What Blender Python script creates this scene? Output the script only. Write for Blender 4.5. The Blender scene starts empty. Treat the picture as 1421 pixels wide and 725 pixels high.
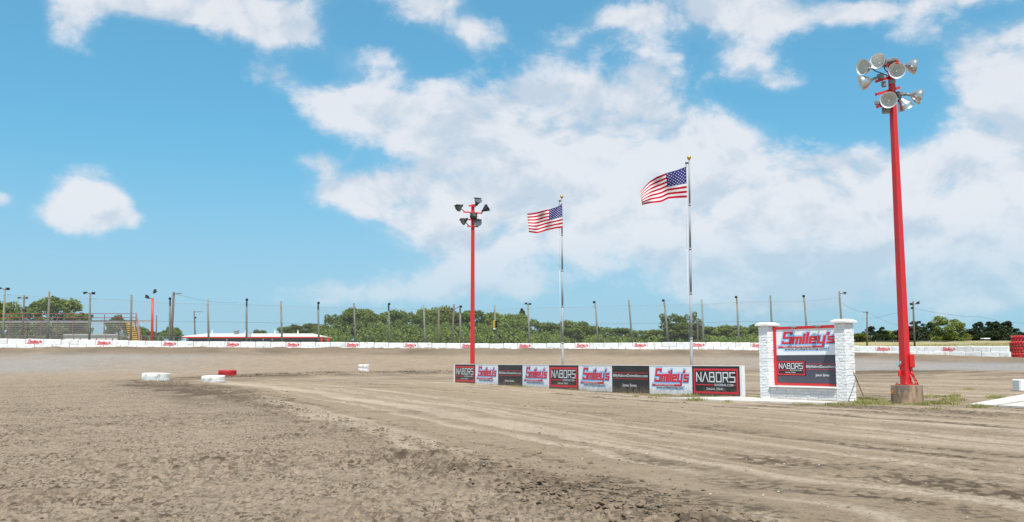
import bpy, math, random
import numpy as np
from mathutils import Vector, Matrix, Euler
PI = math.pi
R = math.radians
rnd = random.Random(7)
scene = bpy.context.scene
COL = scene.collection

# ------------------------------------------------------------------ camera
FPX, CX, CY = 1263.0, 710.5, 362.5          # focal length and centre of the 1421x725 photograph
CAMZ, PITCH = 1.35, math.atan(141 / 1263.0)
cam_d = bpy.data.cameras.new('camera')
cam_d.sensor_width = 36.0
cam_d.lens = 36.0 * FPX / 1421.0
cam_d.clip_start, cam_d.clip_end = 0.1, 20000
cam = bpy.data.objects.new('camera', cam_d)
COL.objects.link(cam)
cam.location = (0, 0, CAMZ)
cam.rotation_euler = (PI / 2 + PITCH, 0, 0)
scene.camera = cam

# ------------------------------------------------------------------ light
SUN_EL = R(62)
SUN_AZ = math.atan2(0.08, -0.997)             # measured from +Y towards +X
scene.view_settings.view_transform = 'Standard'
scene.view_settings.look = 'None'
scene.view_settings.gamma = 1
scene.view_settings.exposure = 0.4
sun_d = bpy.data.lights.new('sun', 'SUN')
sun_d.energy = 4.2
sun_d.angle = R(0.5)
sun_d.color = (1.0, 0.96, 0.9)
sun = bpy.data.objects.new('sun', sun_d)
COL.objects.link(sun)
sdir = Vector((math.sin(SUN_AZ) * math.cos(SUN_EL), math.cos(SUN_AZ) * math.cos(SUN_EL), math.sin(SUN_EL)))
sun.rotation_euler = sdir.to_track_quat('Z', 'Y').to_euler()


def ray(px, py):
    a, b = (px - CX) / FPX, (CY - py) / FPX
    c, s = math.cos(PITCH), math.sin(PITCH)
    return Vector((a, c - b * s, s + b * c))


def P(px, py, Y):
    d = ray(px, py)
    return Vector((0, 0, CAMZ)) + d * (Y / d.y)


def azel(px, py):
    d = ray(px, py).normalized()
    return math.atan2(d.x, d.y), math.asin(d.z)


# ------------------------------------------------------------------ sky
world = bpy.data.worlds.new("World")
scene.world = world
world.use_nodes = True
wn, wl = world.node_tree.nodes, world.node_tree.links
wn.clear()
w_out = wn.new('ShaderNodeOutputWorld')
w_bg = wn.new('ShaderNodeBackground')
w_bg.inputs['Strength'].default_value = 0.1
wl.new(w_bg.outputs[0], w_out.inputs[0])
sky = wn.new('ShaderNodeTexSky')
sky.sky_type = 'NISHITA'
sky.sun_disc = False
sky.sun_elevation = SUN_EL
sky.sun_rotation = SUN_AZ
sky.air_density, sky.dust_density, sky.ozone_density = 1.0, 0.6, 1.0


def wmath(op, a, b=None, c=None, clamp=False):
    n = wn.new('ShaderNodeMath')
    n.operation = op
    n.use_clamp = clamp
    for i, v in enumerate((a, b, c)):
        if v is None:
            continue
        if isinstance(v, (int, float)):
            n.inputs[i].default_value = v
        else:
            wl.new(v, n.inputs[i])
    return n.outputs[0]


def wmap(v, a, b, c=0.0, d=1.0, smooth=True):
    n = wn.new('ShaderNodeMapRange')
    n.interpolation_type = 'SMOOTHSTEP' if smooth else 'LINEAR'
    wl.new(v, n.inputs[0])
    for i, x in enumerate((a, b, c, d)):
        n.inputs[i + 1].default_value = x
    return n.outputs[0]


def wmix(f, a, b, mode='MIX'):
    n = wn.new('ShaderNodeMix')
    n.data_type = 'RGBA'
    n.blend_type = mode
    for sock, v in ((n.inputs[0], f), (n.inputs[6], a), (n.inputs[7], b)):
        if isinstance(v, (int, float)):
            sock.default_value = v
        elif isinstance(v, tuple):
            sock.default_value = (*v, 1)
        else:
            wl.new(v, sock)
    return n.outputs[2]


tc = wn.new('ShaderNodeTexCoord')
sep = wn.new('ShaderNodeSeparateXYZ')
wl.new(tc.outputs['Generated'], sep.inputs[0])
az = wmath('ARCTAN2', sep.outputs[0], sep.outputs[1])
el = wmath('ARCSINE', sep.outputs[2])
uv = wn.new('ShaderNodeCombineXYZ')
wl.new(az, uv.inputs[0])
wl.new(el, uv.inputs[1])


def wnoise(scale, detail, rough, off=(0, 0, 0), stretch=(1, 1.35, 1), dist=0.0):
    m = wn.new('ShaderNodeMapping')
    m.inputs['Location'].default_value = off
    m.inputs['Scale'].default_value = stretch
    wl.new(uv.outputs[0], m.inputs[0])
    n = wn.new('ShaderNodeTexNoise')
    n.inputs['Scale'].default_value = scale
    n.inputs['Detail'].default_value = detail
    n.inputs['Roughness'].default_value = rough
    n.inputs['Distortion'].default_value = dist
    wl.new(m.outputs[0], n.inputs[0])
    return n.outputs[0]


# cloud banks: direction (from the photograph's pixels), size, weight
BANKS = [
    (290, 10, 150, 36, 1.0), (385, 38, 60, 30, .8), (170, -10, 90, 26, .8), (95, 35, 32, 40, .8),
    (560, -4, 110, 14, .6), (600, 18, 52, 24, .8), (652, 46, 44, 30, .85),
    (382, 105, 40, 24, .8), (515, 88, 66, 26, .8), (610, 118, 30, 12, .5),
    (520, 158, 90, 30, 1.0), (640, 172, 130, 44, 1.1), (775, 150, 90, 56, 1.15), (890, 185, 130, 66, 1.0),
    (985, 200, 70, 36, .7), (720, 245, 190, 60, 1.0), (800, 270, 160, 60, .8),
    (490, 262, 75, 30, .85), (590, 290, 100, 36, .8), (430, 222, 36, 16, .6), (660, 315, 130, 40, .6),
    (900, 300, 150, 70, .8), (1060, 255, 70, 50, .9), (1130, 300, 140, 70, 1.0), (1290, 265, 130, 62, 1.0), (1420, 280, 110, 80, 1.0),
    (1080, 350, 170, 50, .8), (1280, 345, 190, 60, .9), (1430, 380, 130, 40, .7), (1180, 235, 40, 24, .5),
    (985, 10, 125, 40, 1.05), (860, 26, 60, 26, .6), (1060, 28, 46, 24, .6), (1170, 18, 50, 20, .5), (895, 95, 44, 34, .62),
    (1030, 85, 60, 30, .65), (1090, 115, 40, 14, .5), (780, 60, 50, 24, .5), (480, 130, 60, 22, .6), (1200, 130, 60, 20, .35), (1385, 92, 62, 52, .85), (1440, 90, 80, 70, .85), (1310, 0, 150, 16, .8), (1275, 48, 44, 24, .55), (1400, 155, 60, 34, .6),
    (115, 270, 46, 44, 1.1), (160, 298, 40, 22, .7), (75, 300, 40, 20, .6), (0, 276, 18, 14, .75),
    (640, 392, 90, 36, .9), (450, 408, 140, 26, .8), (1010, 410, 60, 26, .8), (730, 400, 40, 24, .6), (830, 380, 150, 40, .3), (1300, 400, 230, 44, .5), (650, 340, 120, 40, .45), (1150, 395, 200, 40, .35),
]
total = None
for (bx, by, rx, ry, wt) in BANKS:
    a0, e0 = azel(bx, by)
    sx, sy = FPX / rx, FPX / ry
    n1 = wn.new('ShaderNodeVectorMath')
    n1.operation = 'MULTIPLY_ADD'
    wl.new(uv.outputs[0], n1.inputs[0])
    n1.inputs[1].default_value = (sx * math.cos(e0), sy, 0)
    n1.inputs[2].default_value = (-a0 * sx * math.cos(e0), -e0 * sy, 0)
    n2 = wn.new('ShaderNodeVectorMath')
    n2.operation = 'DOT_PRODUCT'
    wl.new(n1.outputs[0], n2.inputs[0])
    wl.new(n1.outputs[0], n2.inputs[1])
    g = wmath('EXPONENT', wmath('MULTIPLY', n2.outputs['Value'], -1.05))
    total = wmath('MULTIPLY', g, wt) if total is None else wmath('MULTIPLY_ADD', g, wt, total)
total = wmath('MINIMUM', total, 1.05)
# the rest of the sky, outside the photograph: scattered clouds of the same kind
far_az = wmap(wmath('ABSOLUTE', az), 0.56, 0.75)
far_el = wmap(el, 0.40, 0.52)
outside = wmath('MAXIMUM', far_az, far_el)
scatter = wmap(wnoise(3.2, 2, .5, (3, 1, 0)), 0.40, 0.62, 0.0, 0.95)
total = wmath('MAXIMUM', total, wmath('MULTIPLY', scatter, outside))
fbm = wnoise(11.0, 9, .58, (0.3, 0.7, 0), dist=0.3)
fine = wnoise(34.0, 7, .62, (1.3, 2.7, 0))
edge = wmath('ADD', wmath('MULTIPLY', wmath('SUBTRACT', fbm, 0.5), 1.7), wmath('MULTIPLY', wmath('SUBTRACT', fine, 0.5), 0.75))
dens = wmath('ADD', total, edge)
alpha = wmap(dens, 0.40, 1.0)
veil = wmap(wmath('ADD', total, wmath('MULTIPLY', wmath('SUBTRACT', fbm, 0.5), 1.1)), 0.30, 1.1, 0.0, 0.40)
alpha = wmath('MULTIPLY', wmath('MAXIMUM', alpha, veil), wmap(el, 0.055, 0.165, 0.48, 1.0))
# light tops, greyer bellies and thick parts
up = wnoise(11.0, 6, .55, (0.3, 0.7 + 0.030, 0), dist=0.3)
relief = wmath('SUBTRACT', fbm, up)
tone = wmap(wmath('ADD', wmath('MULTIPLY', relief, 3.0), wmath('MULTIPLY', wmath('SUBTRACT', wnoise(5.0, 4, .5, (7, 3, 0)), 0.5), 1.3)), -0.50, 0.26, 0, 1)
cloud = wmix(tone, (4.7, 5.25, 5.95), (6.6, 6.6, 6.85))
blue = wmix(1.0, sky.outputs[0], (0.36, 0.97, 1.12), 'MULTIPLY')
air = wmap(el, 0.0, 0.38, 0.85, 0.40)          # the air pales towards the horizon
blue = wmix(air, blue, wmix(wmap(el, 0.06, 0.26), (2.95, 4.5, 5.85), (1.7, 4.2, 5.95)))
wl.new(wmix(wmath('MULTIPLY', alpha, 0.87), blue, cloud), w_bg.inputs['Color'])

# ------------------------------------------------------------------ materials
MATS = {}


def mat(name, col, *_, **k):
    mud = k.pop('mud', 0)
    m = mat0(name, col, *_, **k)
    if mud:
        add_mud(m, mud)
    return m


def add_mud(m, amount):
    """splashed dirt along the lower edge"""
    n, l = m.node_tree.nodes, m.node_tree.links
    b = n['Principled BSDF']
    t = n.new('ShaderNodeTexCoord')
    s = n.new('ShaderNodeSeparateXYZ')
    l.new(t.outputs['Generated'], s.inputs[0])
    q = n.new('ShaderNodeTexNoise')
    q.inputs['Scale'].default_value, q.inputs['Detail'].default_value = 5.0, 6
    l.new(t.outputs['Object'], q.inputs[0])
    a = n.new('ShaderNodeMath')
    a.operation = 'MULTIPLY_ADD'
    l.new(q.outputs[0], a.inputs[0])
    a.inputs[1].default_value = -.75
    l.new(s.outputs[2], a.inputs[2])
    r = n.new('ShaderNodeMapRange')
    l.new(a.outputs[0], r.inputs[0])
    for i, x in enumerate((-.30, -.10, amount, 0.0)):
        r.inputs[i + 1].default_value = x
    mx = n.new('ShaderNodeMix')
    mx.data_type = 'RGBA'
    l.new(r.outputs[0], mx.inputs[0])
    src = b.inputs['Base Color']
    if src.is_linked:
        l.new(src.links[0].from_socket, mx.inputs[6])
    else:
        mx.inputs[6].default_value = src.default_value
    mx.inputs[7].default_value = (.30, .225, .155, 1)
    l.new(mx.outputs[2], src)


def mat0(name, col, rough=0.6, metal=0.0, var=0.0, vscale=3.0, col2=None, bump=0.0, bscale=40.0, spec=0.5, objvar=0.0, thresh=None, coords='Object', transl=0.0, detail=5.0, stretch=None):
    if name in MATS:
        return MATS[name]
    m = bpy.data.materials.new(name)
    m.use_nodes = True
    nt = m.node_tree
    n, l = nt.nodes, nt.links
    b = n['Principled BSDF']
    b.inputs['Roughness'].default_value = rough
    b.inputs['Metallic'].default_value = metal
    b.inputs['Specular IOR Level'].default_value = spec
    b.inputs['Base Color'].default_value = (*col, 1)
    t = n.new('ShaderNodeTexCoord')
    src = t.outputs[coords]
    oi = n.new('ShaderNodeObjectInfo')
    if var or bump or objvar:
        add = n.new('ShaderNodeVectorMath')
        add.operation = 'ADD'
        sc = n.new('ShaderNodeVectorMath')
        sc.operation = 'SCALE'
        sc.inputs[3].default_value = 37.0
        cmb = n.new('ShaderNodeCombineXYZ')
        for i in range(3):
            l.new(oi.outputs['Random'], cmb.inputs[i])
        l.new(cmb.outputs[0], sc.inputs[0])
        l.new(src, add.inputs[0])
        l.new(sc.outputs[0], add.inputs[1])
        src = add.outputs[0]
        if stretch:
            mp = n.new('ShaderNodeMapping')
            mp.inputs['Scale'].default_value = stretch
            l.new(src, mp.inputs[0])
            src = mp.outputs[0]
    cur = None
    if var:
        tx = n.new('ShaderNodeTexNoise')
        tx.inputs['Scale'].default_value = vscale
        tx.inputs['Detail'].default_value = detail
        tx.inputs['Roughness'].default_value = 0.62
        l.new(src, tx.inputs[0])
        mr = n.new('ShaderNodeMapRange')
        lo, hi = thresh or (0.3, 0.7)
        mr.inputs[1].default_value, mr.inputs[2].default_value = lo, hi
        mr.inputs[3].default_value, mr.inputs[4].default_value = 0, var
        l.new(tx.outputs[0], mr.inputs[0])
        mx = n.new('ShaderNodeMix')
        mx.data_type = 'RGBA'
        mx.inputs[6].default_value = (*col, 1)
        mx.inputs[7].default_value = (*(col2 or tuple(c * 0.5 for c in col)), 1)
        l.new(mr.outputs[0], mx.inputs[0])
        cur = mx.outputs[2]
    if objvar:
        hs = n.new('ShaderNodeHueSaturation')
        mr = n.new('ShaderNodeMapRange')
        mr.inputs[3].default_value, mr.inputs[4].default_value = 1 - objvar, 1 + objvar
        l.new(oi.outputs['Random'], mr.inputs[0])
        l.new(mr.outputs[0], hs.inputs['Value'])
        if cur is None:
            hs.inputs['Color'].default_value = (*col, 1)
        else:
            l.new(cur, hs.inputs['Color'])
        cur = hs.outputs[0]
    if cur is not None:
        l.new(cur, b.inputs['Base Color'])
    if bump:
        tb = n.new('ShaderNodeTexNoise')
        tb.inputs['Scale'].default_value = bscale
        tb.inputs['Detail'].default_value = 4
        l.new(src, tb.inputs[0])
        bp = n.new('ShaderNodeBump')
        bp.inputs['Strength'].default_value = bump
        bp.inputs['Distance'].default_value = 0.02
        l.new(tb.outputs[0], bp.inputs['Height'])
        l.new(bp.outputs[0], b.inputs['Normal'])
    if transl:
        tr = n.new('ShaderNodeBsdfTranslucent')
        ms = n.new('ShaderNodeMixShader')
        ms.inputs[0].default_value = transl
        if cur is not None:
            l.new(cur, tr.inputs[0])
        else:
            tr.inputs[0].default_value = (*col, 1)
        l.new(b.outputs[0], ms.inputs[1])
        l.new(tr.outputs[0], ms.inputs[2])
        l.new(ms.outputs[0], n['Material Output'].inputs[0])
    MATS[name] = m
    return m


m_red = mat('red_paint', (0.62, 0.018, 0.022), 0.42, var=.75, vscale=2.2, col2=(0.44, 0.035, 0.035), thresh=(.40, .72), bump=.2, bscale=16)
m_white_block = mat('whitewashed_concrete', (0.80, 0.80, 0.79), 0.85, var=.8, vscale=1.9, col2=(0.46, 0.40, 0.33), thresh=(0.52, 0.74), bump=.5, bscale=14, objvar=.05)
m_white_brick = mat('white_painted_brick', (0.84, 0.84, 0.84), 0.7, var=.35, vscale=5, col2=(0.60, 0.58, 0.56), thresh=(.5, .8), bump=.7, bscale=30, objvar=.06)
m_mortar = mat('white_painted_mortar', (0.78, 0.78, 0.78), 0.9, var=.4, vscale=6, bump=.6, bscale=50)
m_white_trim = mat('white_trim_paint', (0.80, 0.80, 0.79), 0.6, var=.25, vscale=3, col2=(.6, .58, .54), bump=.2, bscale=25)
m_pad = mat('white_painted_slab', (0.62, 0.58, 0.52), 0.85, var=.7, vscale=2.2, col2=(.38, .32, .25), thresh=(.45, .72), bump=.3, bscale=12)
m_concrete = mat('stained_concrete', (0.42, 0.275, 0.175), 0.85, var=.85, vscale=2.2, col2=(0.075, 0.06, 0.05), thresh=(.42, .60), bump=.5, bscale=20, stretch=(1, 1, .35))
m_wood = mat('weathered_pole_wood', (0.25, 0.25, 0.20), 0.85, var=.8, vscale=5, col2=(0.12, 0.115, 0.09), bump=.4, bscale=25, objvar=.2, stretch=(1, 1, .12))
m_brownwood = mat('brown_pole_wood', (0.17, 0.12, 0.10), 0.85, var=.7, vscale=5, col2=(0.08, 0.06, 0.05), stretch=(1, 1, .12), objvar=.15)
m_dark = mat('dark_lamp_metal', (0.035, 0.04, 0.045), 0.45, var=.3, vscale=6)
m_alu = mat('spun_aluminium', (0.62, 0.62, 0.60), 0.32, 0.9, var=.4, vscale=9, col2=(.42, .41, .38))
m_alu_in = mat('reflector_inside', (0.74, 0.75, 0.73), 0.4, 0.3, var=.3, vscale=4, col2=(.45, .45, .43))
m_ballast = mat('grey_cast_housing', (0.28, 0.29, 0.29), 0.5, 0.3, var=.4, vscale=8)
m_bulb = mat('bulb_glass', (0.75, 0.75, 0.72), 0.15)
m_glass = mat('lamp_glass', (0.10, 0.11, 0.12), 0.12, 0.0)
m_galv = mat('galvanised_steel', (0.28, 0.29, 0.31), 0.7, 0.0, var=.35, vscale=3, col2=(.42, .43, .45), stretch=(1, 1, .2))
m_gold = mat('gold_ball', (0.62, 0.36, 0.09), 0.3, 0.8)
m_fwhite = mat('flag_white', (0.78, 0.77, 0.77), 0.8, transl=.2, spec=.1)
m_fred = mat('flag_red', (0.50, 0.006, 0.026), 0.8, transl=.18, spec=.1)
m_fblue = mat('flag_blue', (0.035, 0.03, 0.17), 0.8, transl=.18, spec=.1)
m_bwhite = mat('banner_white', (0.86, 0.88, 0.90), 0.45, var=.2, vscale=1.3, col2=(.64, .65, .66), bump=.12, bscale=2.5, mud=.4)
m_bblack = mat('banner_black', (0.022, 0.021, 0.023), 0.42, var=.5, vscale=1.2, col2=(.05, .044, .038), bump=.12, bscale=2.5, mud=.35)
m_slate = mat('board_charcoal', (0.075, 0.075, 0.098), 0.5, var=.2, vscale=2)
m_lred = mat('print_red', (0.70, 0.03, 0.05), 0.5)
m_lwhite = mat('print_white', (0.78, 0.79, 0.80), 0.5)
m_lblue = mat('print_blue', (0.22, 0.53, 0.92), 0.5)
m_lblack = mat('print_black', (0.02, 0.02, 0.025), 0.5)
m_twhite = mat('tyre_white_paint', (0.80, 0.79, 0.77), 0.7, var=.7, vscale=2.4, col2=(.34, .28, .24), thresh=(.55, .68), bump=.3, bscale=18, mud=.55)
m_tred = mat('tyre_red_paint', (0.55, 0.022, 0.03), 0.6, var=.5, vscale=3.5, col2=(.33, .04, .045), bump=.3, bscale=18, mud=.6)
m_rubber = mat('black_rubber', (0.022, 0.022, 0.024), 0.75)
m_rail = mat('red_brown_rail', (0.27, 0.055, 0.06), 0.6, var=.4, vscale=2)
m_plank = mat('grey_plank', (0.38, 0.35, 0.33), 0.7, var=.5, vscale=2, col2=(.22, .19, .18), objvar=.12)
m_yellow = mat('yellow_step_paint', (0.55, 0.30, 0.03), 0.6, var=.4, vscale=3)
m_roof = mat('cream_metal_roof', (0.78, 0.76, 0.70), 0.5, var=.3, vscale=1.2, col2=(.6, .57, .5))
m_darkwall = mat('dark_shed_wall', (0.055, 0.06, 0.07), 0.7, var=.4, vscale=1.5)
m_bark = mat('bark', (0.12, 0.09, 0.065), 0.9, var=.6, vscale=6, stretch=(1, 1, .2))
m_leaf = mat('leaf_green', (0.225, 0.280, 0.060), 0.8, var=.85, vscale=.55, col2=(0.135, 0.18, 0.05), objvar=.22, transl=.4, spec=.12, coords='Object', detail=3)
m_leaf2 = mat('leaf_yellow_green', (0.26, 0.31, 0.065), 0.8, spec=.12, var=.7, vscale=.6, col2=(0.14, 0.17, 0.045), objvar=.15, transl=.35, detail=3)
m_juniper = mat('leaf_juniper', (0.062, 0.083, 0.034), 0.8, spec=.12, var=.7, vscale=.6, col2=(0.038, 0.056, 0.028), objvar=.2, transl=.15, detail=3)
m_grass = mat('weed_green', (0.24, 0.275, 0.07), 0.85, var=1.0, vscale=.9, col2=(0.50, 0.41, 0.21), transl=.3, spec=.1)
m_dry = mat('dry_grass', (0.46, 0.37, 0.20), 0.9, var=.9, vscale=.3, col2=(0.27, 0.27, 0.11), transl=.25, spec=.1)
m_clod = mat('damp_clod', (0.13, 0.094, 0.064), 0.95, spec=.05, var=.9, vscale=.8, col2=(0.30, 0.226, 0.16), bump=.6, bscale=60)
m_pebble = mat('pale_pebble', (0.62, 0.56, 0.48), 0.8, var=.6, vscale=9, col2=(.4, .3, .2))
m_orange = mat('orange_tag', (0.75, 0.2, 0.02), 0.6)
m_teal = mat('teal_ribbon', (0.12, 0.45, 0.45), 0.6)
m_amber = mat('signal_yellow', (0.62, 0.36, 0.04), 0.5, var=.2, vscale=5)
m_wire = mat('wire_dark', (0.08, 0.08, 0.085), 0.5)
m_rooflow = mat('weathered_red_roof', (0.34, 0.09, 0.07), 0.6, var=.4)

# wire netting seen from afar: fine wires over a see-through gap
m_net = bpy.data.materials.new('wire_netting')
m_net.use_nodes = True
_n, _l = m_net.node_tree.nodes, m_net.node_tree.links
_b = _n['Principled BSDF']
_b.inputs['Base Color'].default_value = (0.30, 0.31, 0.32, 1)
_b.inputs['Roughness'].default_value = 0.5
_t = _n.new('ShaderNodeBsdfTransparent')
_m = _n.new('ShaderNodeMixShader')
_m.inputs[0].default_value = 0.09
_l.new(_t.outputs[0], _m.inputs[1])
_l.new(_b.outputs[0], _m.inputs[2])
_l.new(_m.outputs[0], _n['Material Output'].inputs[0])


# ------------------------------------------------------------------ mesh helpers
class MB:
    def __init__(self):
        self.v, self.f, self.mi, self.sm = [], [], [], []
        self.cur = 0
        self.smooth = False

    def add(self, vs, fs, smooth=None):
        o = len(self.v)
        self.v += [tuple(p) for p in vs]
        for f in fs:
            self.f.append(tuple(i + o for i in f))
            self.mi.append(self.cur)
            self.sm.append(self.smooth if smooth is None else smooth)
        return self

    def box(self, c, s, rot=None, taper=1.0, bevel=0.0):
        hx, hy, hz = s[0] / 2, s[1] / 2, s[2] / 2
        if bevel > 0:
            b = min(bevel, hx * .9, hy * .9, hz * .9)
            vs = []
            for (sx, sy, sz) in [(x, y, z) for x in (-1, 1) for y in (-1, 1) for z in (-1, 1)]:
                vs += [(sx * hx, sy * (hy - b), sz * (hz - b)), (sx * (hx - b), sy * hy, sz * (hz - b)), (sx * (hx - b), sy * (hy - b), sz * hz)]
            idx = lambda x, y, z, k: ((x > 0) * 4 + (y > 0) * 2 + (z > 0)) * 3 + k
            fs = []
            for sgn in (-1, 1):
                q = [idx(sgn, -1, -1, 0), idx(sgn, 1, -1, 0), idx(sgn, 1, 1, 0), idx(sgn, -1, 1, 0)]
                fs.append(q if sgn > 0 else q[::-1])
                q = [idx(-1, sgn, -1, 1), idx(1, sgn, -1, 1), idx(1, sgn, 1, 1), idx(-1, sgn, 1, 1)]
                fs.append(q if sgn < 0 else q[::-1])
                q = [idx(-1, -1, sgn, 2), idx(1, -1, sgn, 2), idx(1, 1, sgn, 2), idx(-1, 1, sgn, 2)]
                fs.append(q if sgn > 0 else q[::-1])
            for a in (-1, 1):
                for c2 in (-1, 1):
                    q = [idx(a, c2, -1, 0), idx(a, c2, -1, 1), idx(a, c2, 1, 1), idx(a, c2, 1, 0)]
                    fs.append(q if a * c2 < 0 else q[::-1])
                    q = [idx(a, -1, c2, 0), idx(a, -1, c2, 2), idx(a, 1, c2, 2), idx(a, 1, c2, 0)]
                    fs.append(q if a * c2 > 0 else q[::-1])
                    q = [idx(-1, a, c2, 1), idx(1, a, c2, 1), idx(1, a, c2, 2), idx(-1, a, c2, 2)]
                    fs.append(q if a * c2 < 0 else q[::-1])
            for (sx, sy, sz) in [(x, y, z) for x in (-1, 1) for y in (-1, 1) for z in (-1, 1)]:
                q = [idx(sx, sy, sz, 0), idx(sx, sy, sz, 1), idx(sx, sy, sz, 2)]
                fs.append(q if sx * sy * sz > 0 else q[::-1])
        else:
            vs = [(-hx, -hy, -hz), (hx, -hy, -hz), (hx, hy, -hz), (-hx, hy, -hz), (-hx * taper, -hy * taper, hz), (hx * taper, -hy * taper, hz), (hx * taper, hy * taper, hz), (-hx * taper, hy * taper, hz)]
            fs = [(0, 3, 2, 1), (4, 5, 6, 7), (0, 1, 5, 4), (1, 2, 6, 5), (2, 3, 7, 6), (3, 0, 4, 7)]
        M = Matrix.Translation(Vector(c))
        if rot is not None:
            M = M @ (rot if isinstance(rot, Matrix) else Euler(rot).to_matrix().to_4x4())
        return self.add([M @ Vector(p) for p in vs], fs, False)

    def tube(self, p0, p1, r0, r1=None, n=8, caps=True, smooth=True, phase=0.0):
        r1 = r0 if r1 is None else r1
        p0, p1 = Vector(p0), Vector(p1)
        d = (p1 - p0).normalized()
        q = d.to_track_quat('Z', 'Y')
        vs = []
        for p, r in ((p0, r0), (p1, r1)):
            for i in range(n):
                a = 2 * PI * i / n + phase
                vs.append(p + q @ Vector((math.cos(a) * r, math.sin(a) * r, 0)))
        fs = [(i, (i + 1) % n, n + (i + 1) % n, n + i) for i in range(n)]
        self.add(vs, fs, smooth)
        if caps:
            o = len(self.v) - 2 * n
            self.f.append(tuple(o + i for i in range(n))[::-1]); self.mi.append(self.cur); self.sm.append(False)
            self.f.append(tuple(o + n + i for i in range(n))); self.mi.append(self.cur); self.sm.append(False)
        return self

    def path(self, pts, r, n=6):
        for a, b in zip(pts[:-1], pts[1:]):
            self.tube(a, b, r, r, n)
        return self

    def lathe(self, prof, n=24, M=None, smooth=True, closed=False):
        M = M or Matrix.Identity(4)
        vs = []
        for (r, z) in prof:
            for i in range(n):
                a = 2 * PI * i / n
                vs.append(M @ Vector((r * math.cos(a), r * math.sin(a), z)))
        fs = []
        k = len(prof)
        for j in range(k if closed else k - 1):
            j2 = (j + 1) % k
            for i in range(n):
                fs.append((j * n + i, j * n + (i + 1) % n, j2 * n + (i + 1) % n, j2 * n + i))
        return self.add(vs, fs, smooth)

    def mesh(self, name, mats):
        me = bpy.data.meshes.new(name)
        me.from_pydata(self.v, [], self.f)
        for m in (mats if isinstance(mats, (list, tuple)) else [mats]):
            me.materials.append(m)
        me.polygons.foreach_set('material_index', self.mi)
        me.polygons.foreach_set('use_smooth', self.sm)
        me.update()
        return me

    def build(self, name, mats, parent=None, loc=(0, 0, 0), rot=(0, 0, 0)):
        return put(self.mesh(name, mats), name, parent, loc, rot)


def put(me, name, parent=None, loc=(0, 0, 0), rot=(0, 0, 0), scale=(1, 1, 1)):
    o = bpy.data.objects.new(name, me)
    COL.objects.link(o)
    o.location, o.rotation_euler, o.scale = loc, rot, scale
    if parent is not None:
        o.parent = parent
    return o


def tag(o, label=None, cat=None, group=None, kind=None):
    for k, v in (('label', label), ('category', cat), ('group', group), ('kind', kind)):
        if v:
            o[k] = v
    return o


def thing(name, label, cat, loc=(0, 0, 0), rz=0.0, group=None):
    o = bpy.data.objects.new(name, None)
    COL.objects.link(o)
    o.empty_display_size = .3
    o.location, o.rotation_euler = loc, (0, 0, rz)
    return tag(o, label, cat, group)


def copy_tree(o, parent=None):
    c = o.copy()
    COL.objects.link(c)
    c.parent = parent
    for ch in list(o.children):
        copy_tree(ch, c)
    return c


def axis_matrix(p, d):
    """+Z of the result points along d, origin at p"""
    return Matrix.Translation(Vector(p)) @ Vector(d).normalized().to_track_quat('Z', 'Y').to_matrix().to_4x4()


# ------------------------------------------------------------------ terrain
def hash2(ix, iy, seed):
    h = (ix.astype(np.int64) * 374761393 + iy.astype(np.int64) * 668265263 + seed * 1442695041) & 0xFFFFFFFF
    h = ((h ^ (h >> 13)) * 1274126177) & 0xFFFFFFFF
    h = ((h ^ (h >> 15)) * 2246822519) & 0xFFFFFFFF
    return ((h ^ (h >> 16)) & 0xFFFFFF) / float(0xFFFFFF)


def noise(x, y, seed=0):
    ix, iy = np.floor(x), np.floor(y)
    fx, fy = x - ix, y - iy
    u, v = fx * fx * (3 - 2 * fx), fy * fy * (3 - 2 * fy)
    a, b = hash2(ix, iy, seed), hash2(ix + 1, iy, seed)
    c, d = hash2(ix, iy + 1, seed), hash2(ix + 1, iy + 1, seed)
    return (a * (1 - u) + b * u) * (1 - v) + (c * (1 - u) + d * u) * v


def fbm2(x, y, seed=0, octv=4, gain=.5):
    s, amp, tot = 0.0, 1.0, 0.0
    for k in range(octv):
        s = s + amp * noise(x, y, seed + k * 17)
        tot += amp
        amp *= gain
        x, y = x * 2.03 + 13.1, y * 2.03 + 7.7
    return s / tot


def sstep(a, b, x):
    t = np.clip((x - a) / (b - a), 0, 1)
    return t * t * (3 - 2 * t)


def spline(pts, per=8):
    pts = np.array(pts, float)
    out = []
    for i in range(len(pts) - 1):
        p0, p1, p2, p3 = pts[max(i - 1, 0)], pts[i], pts[i + 1], pts[min(i + 2, len(pts) - 1)]
        for k in range(per):
            t = k / per
            out.append(.5 * (2 * p1 + (p2 - p0) * t + (2 * p0 - 5 * p1 + 4 * p2 - p3) * t * t + (3 * p1 - p0 - 3 * p2 + p3) * t ** 3))
    out.append(pts[-1])
    return np.array(out)


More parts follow.
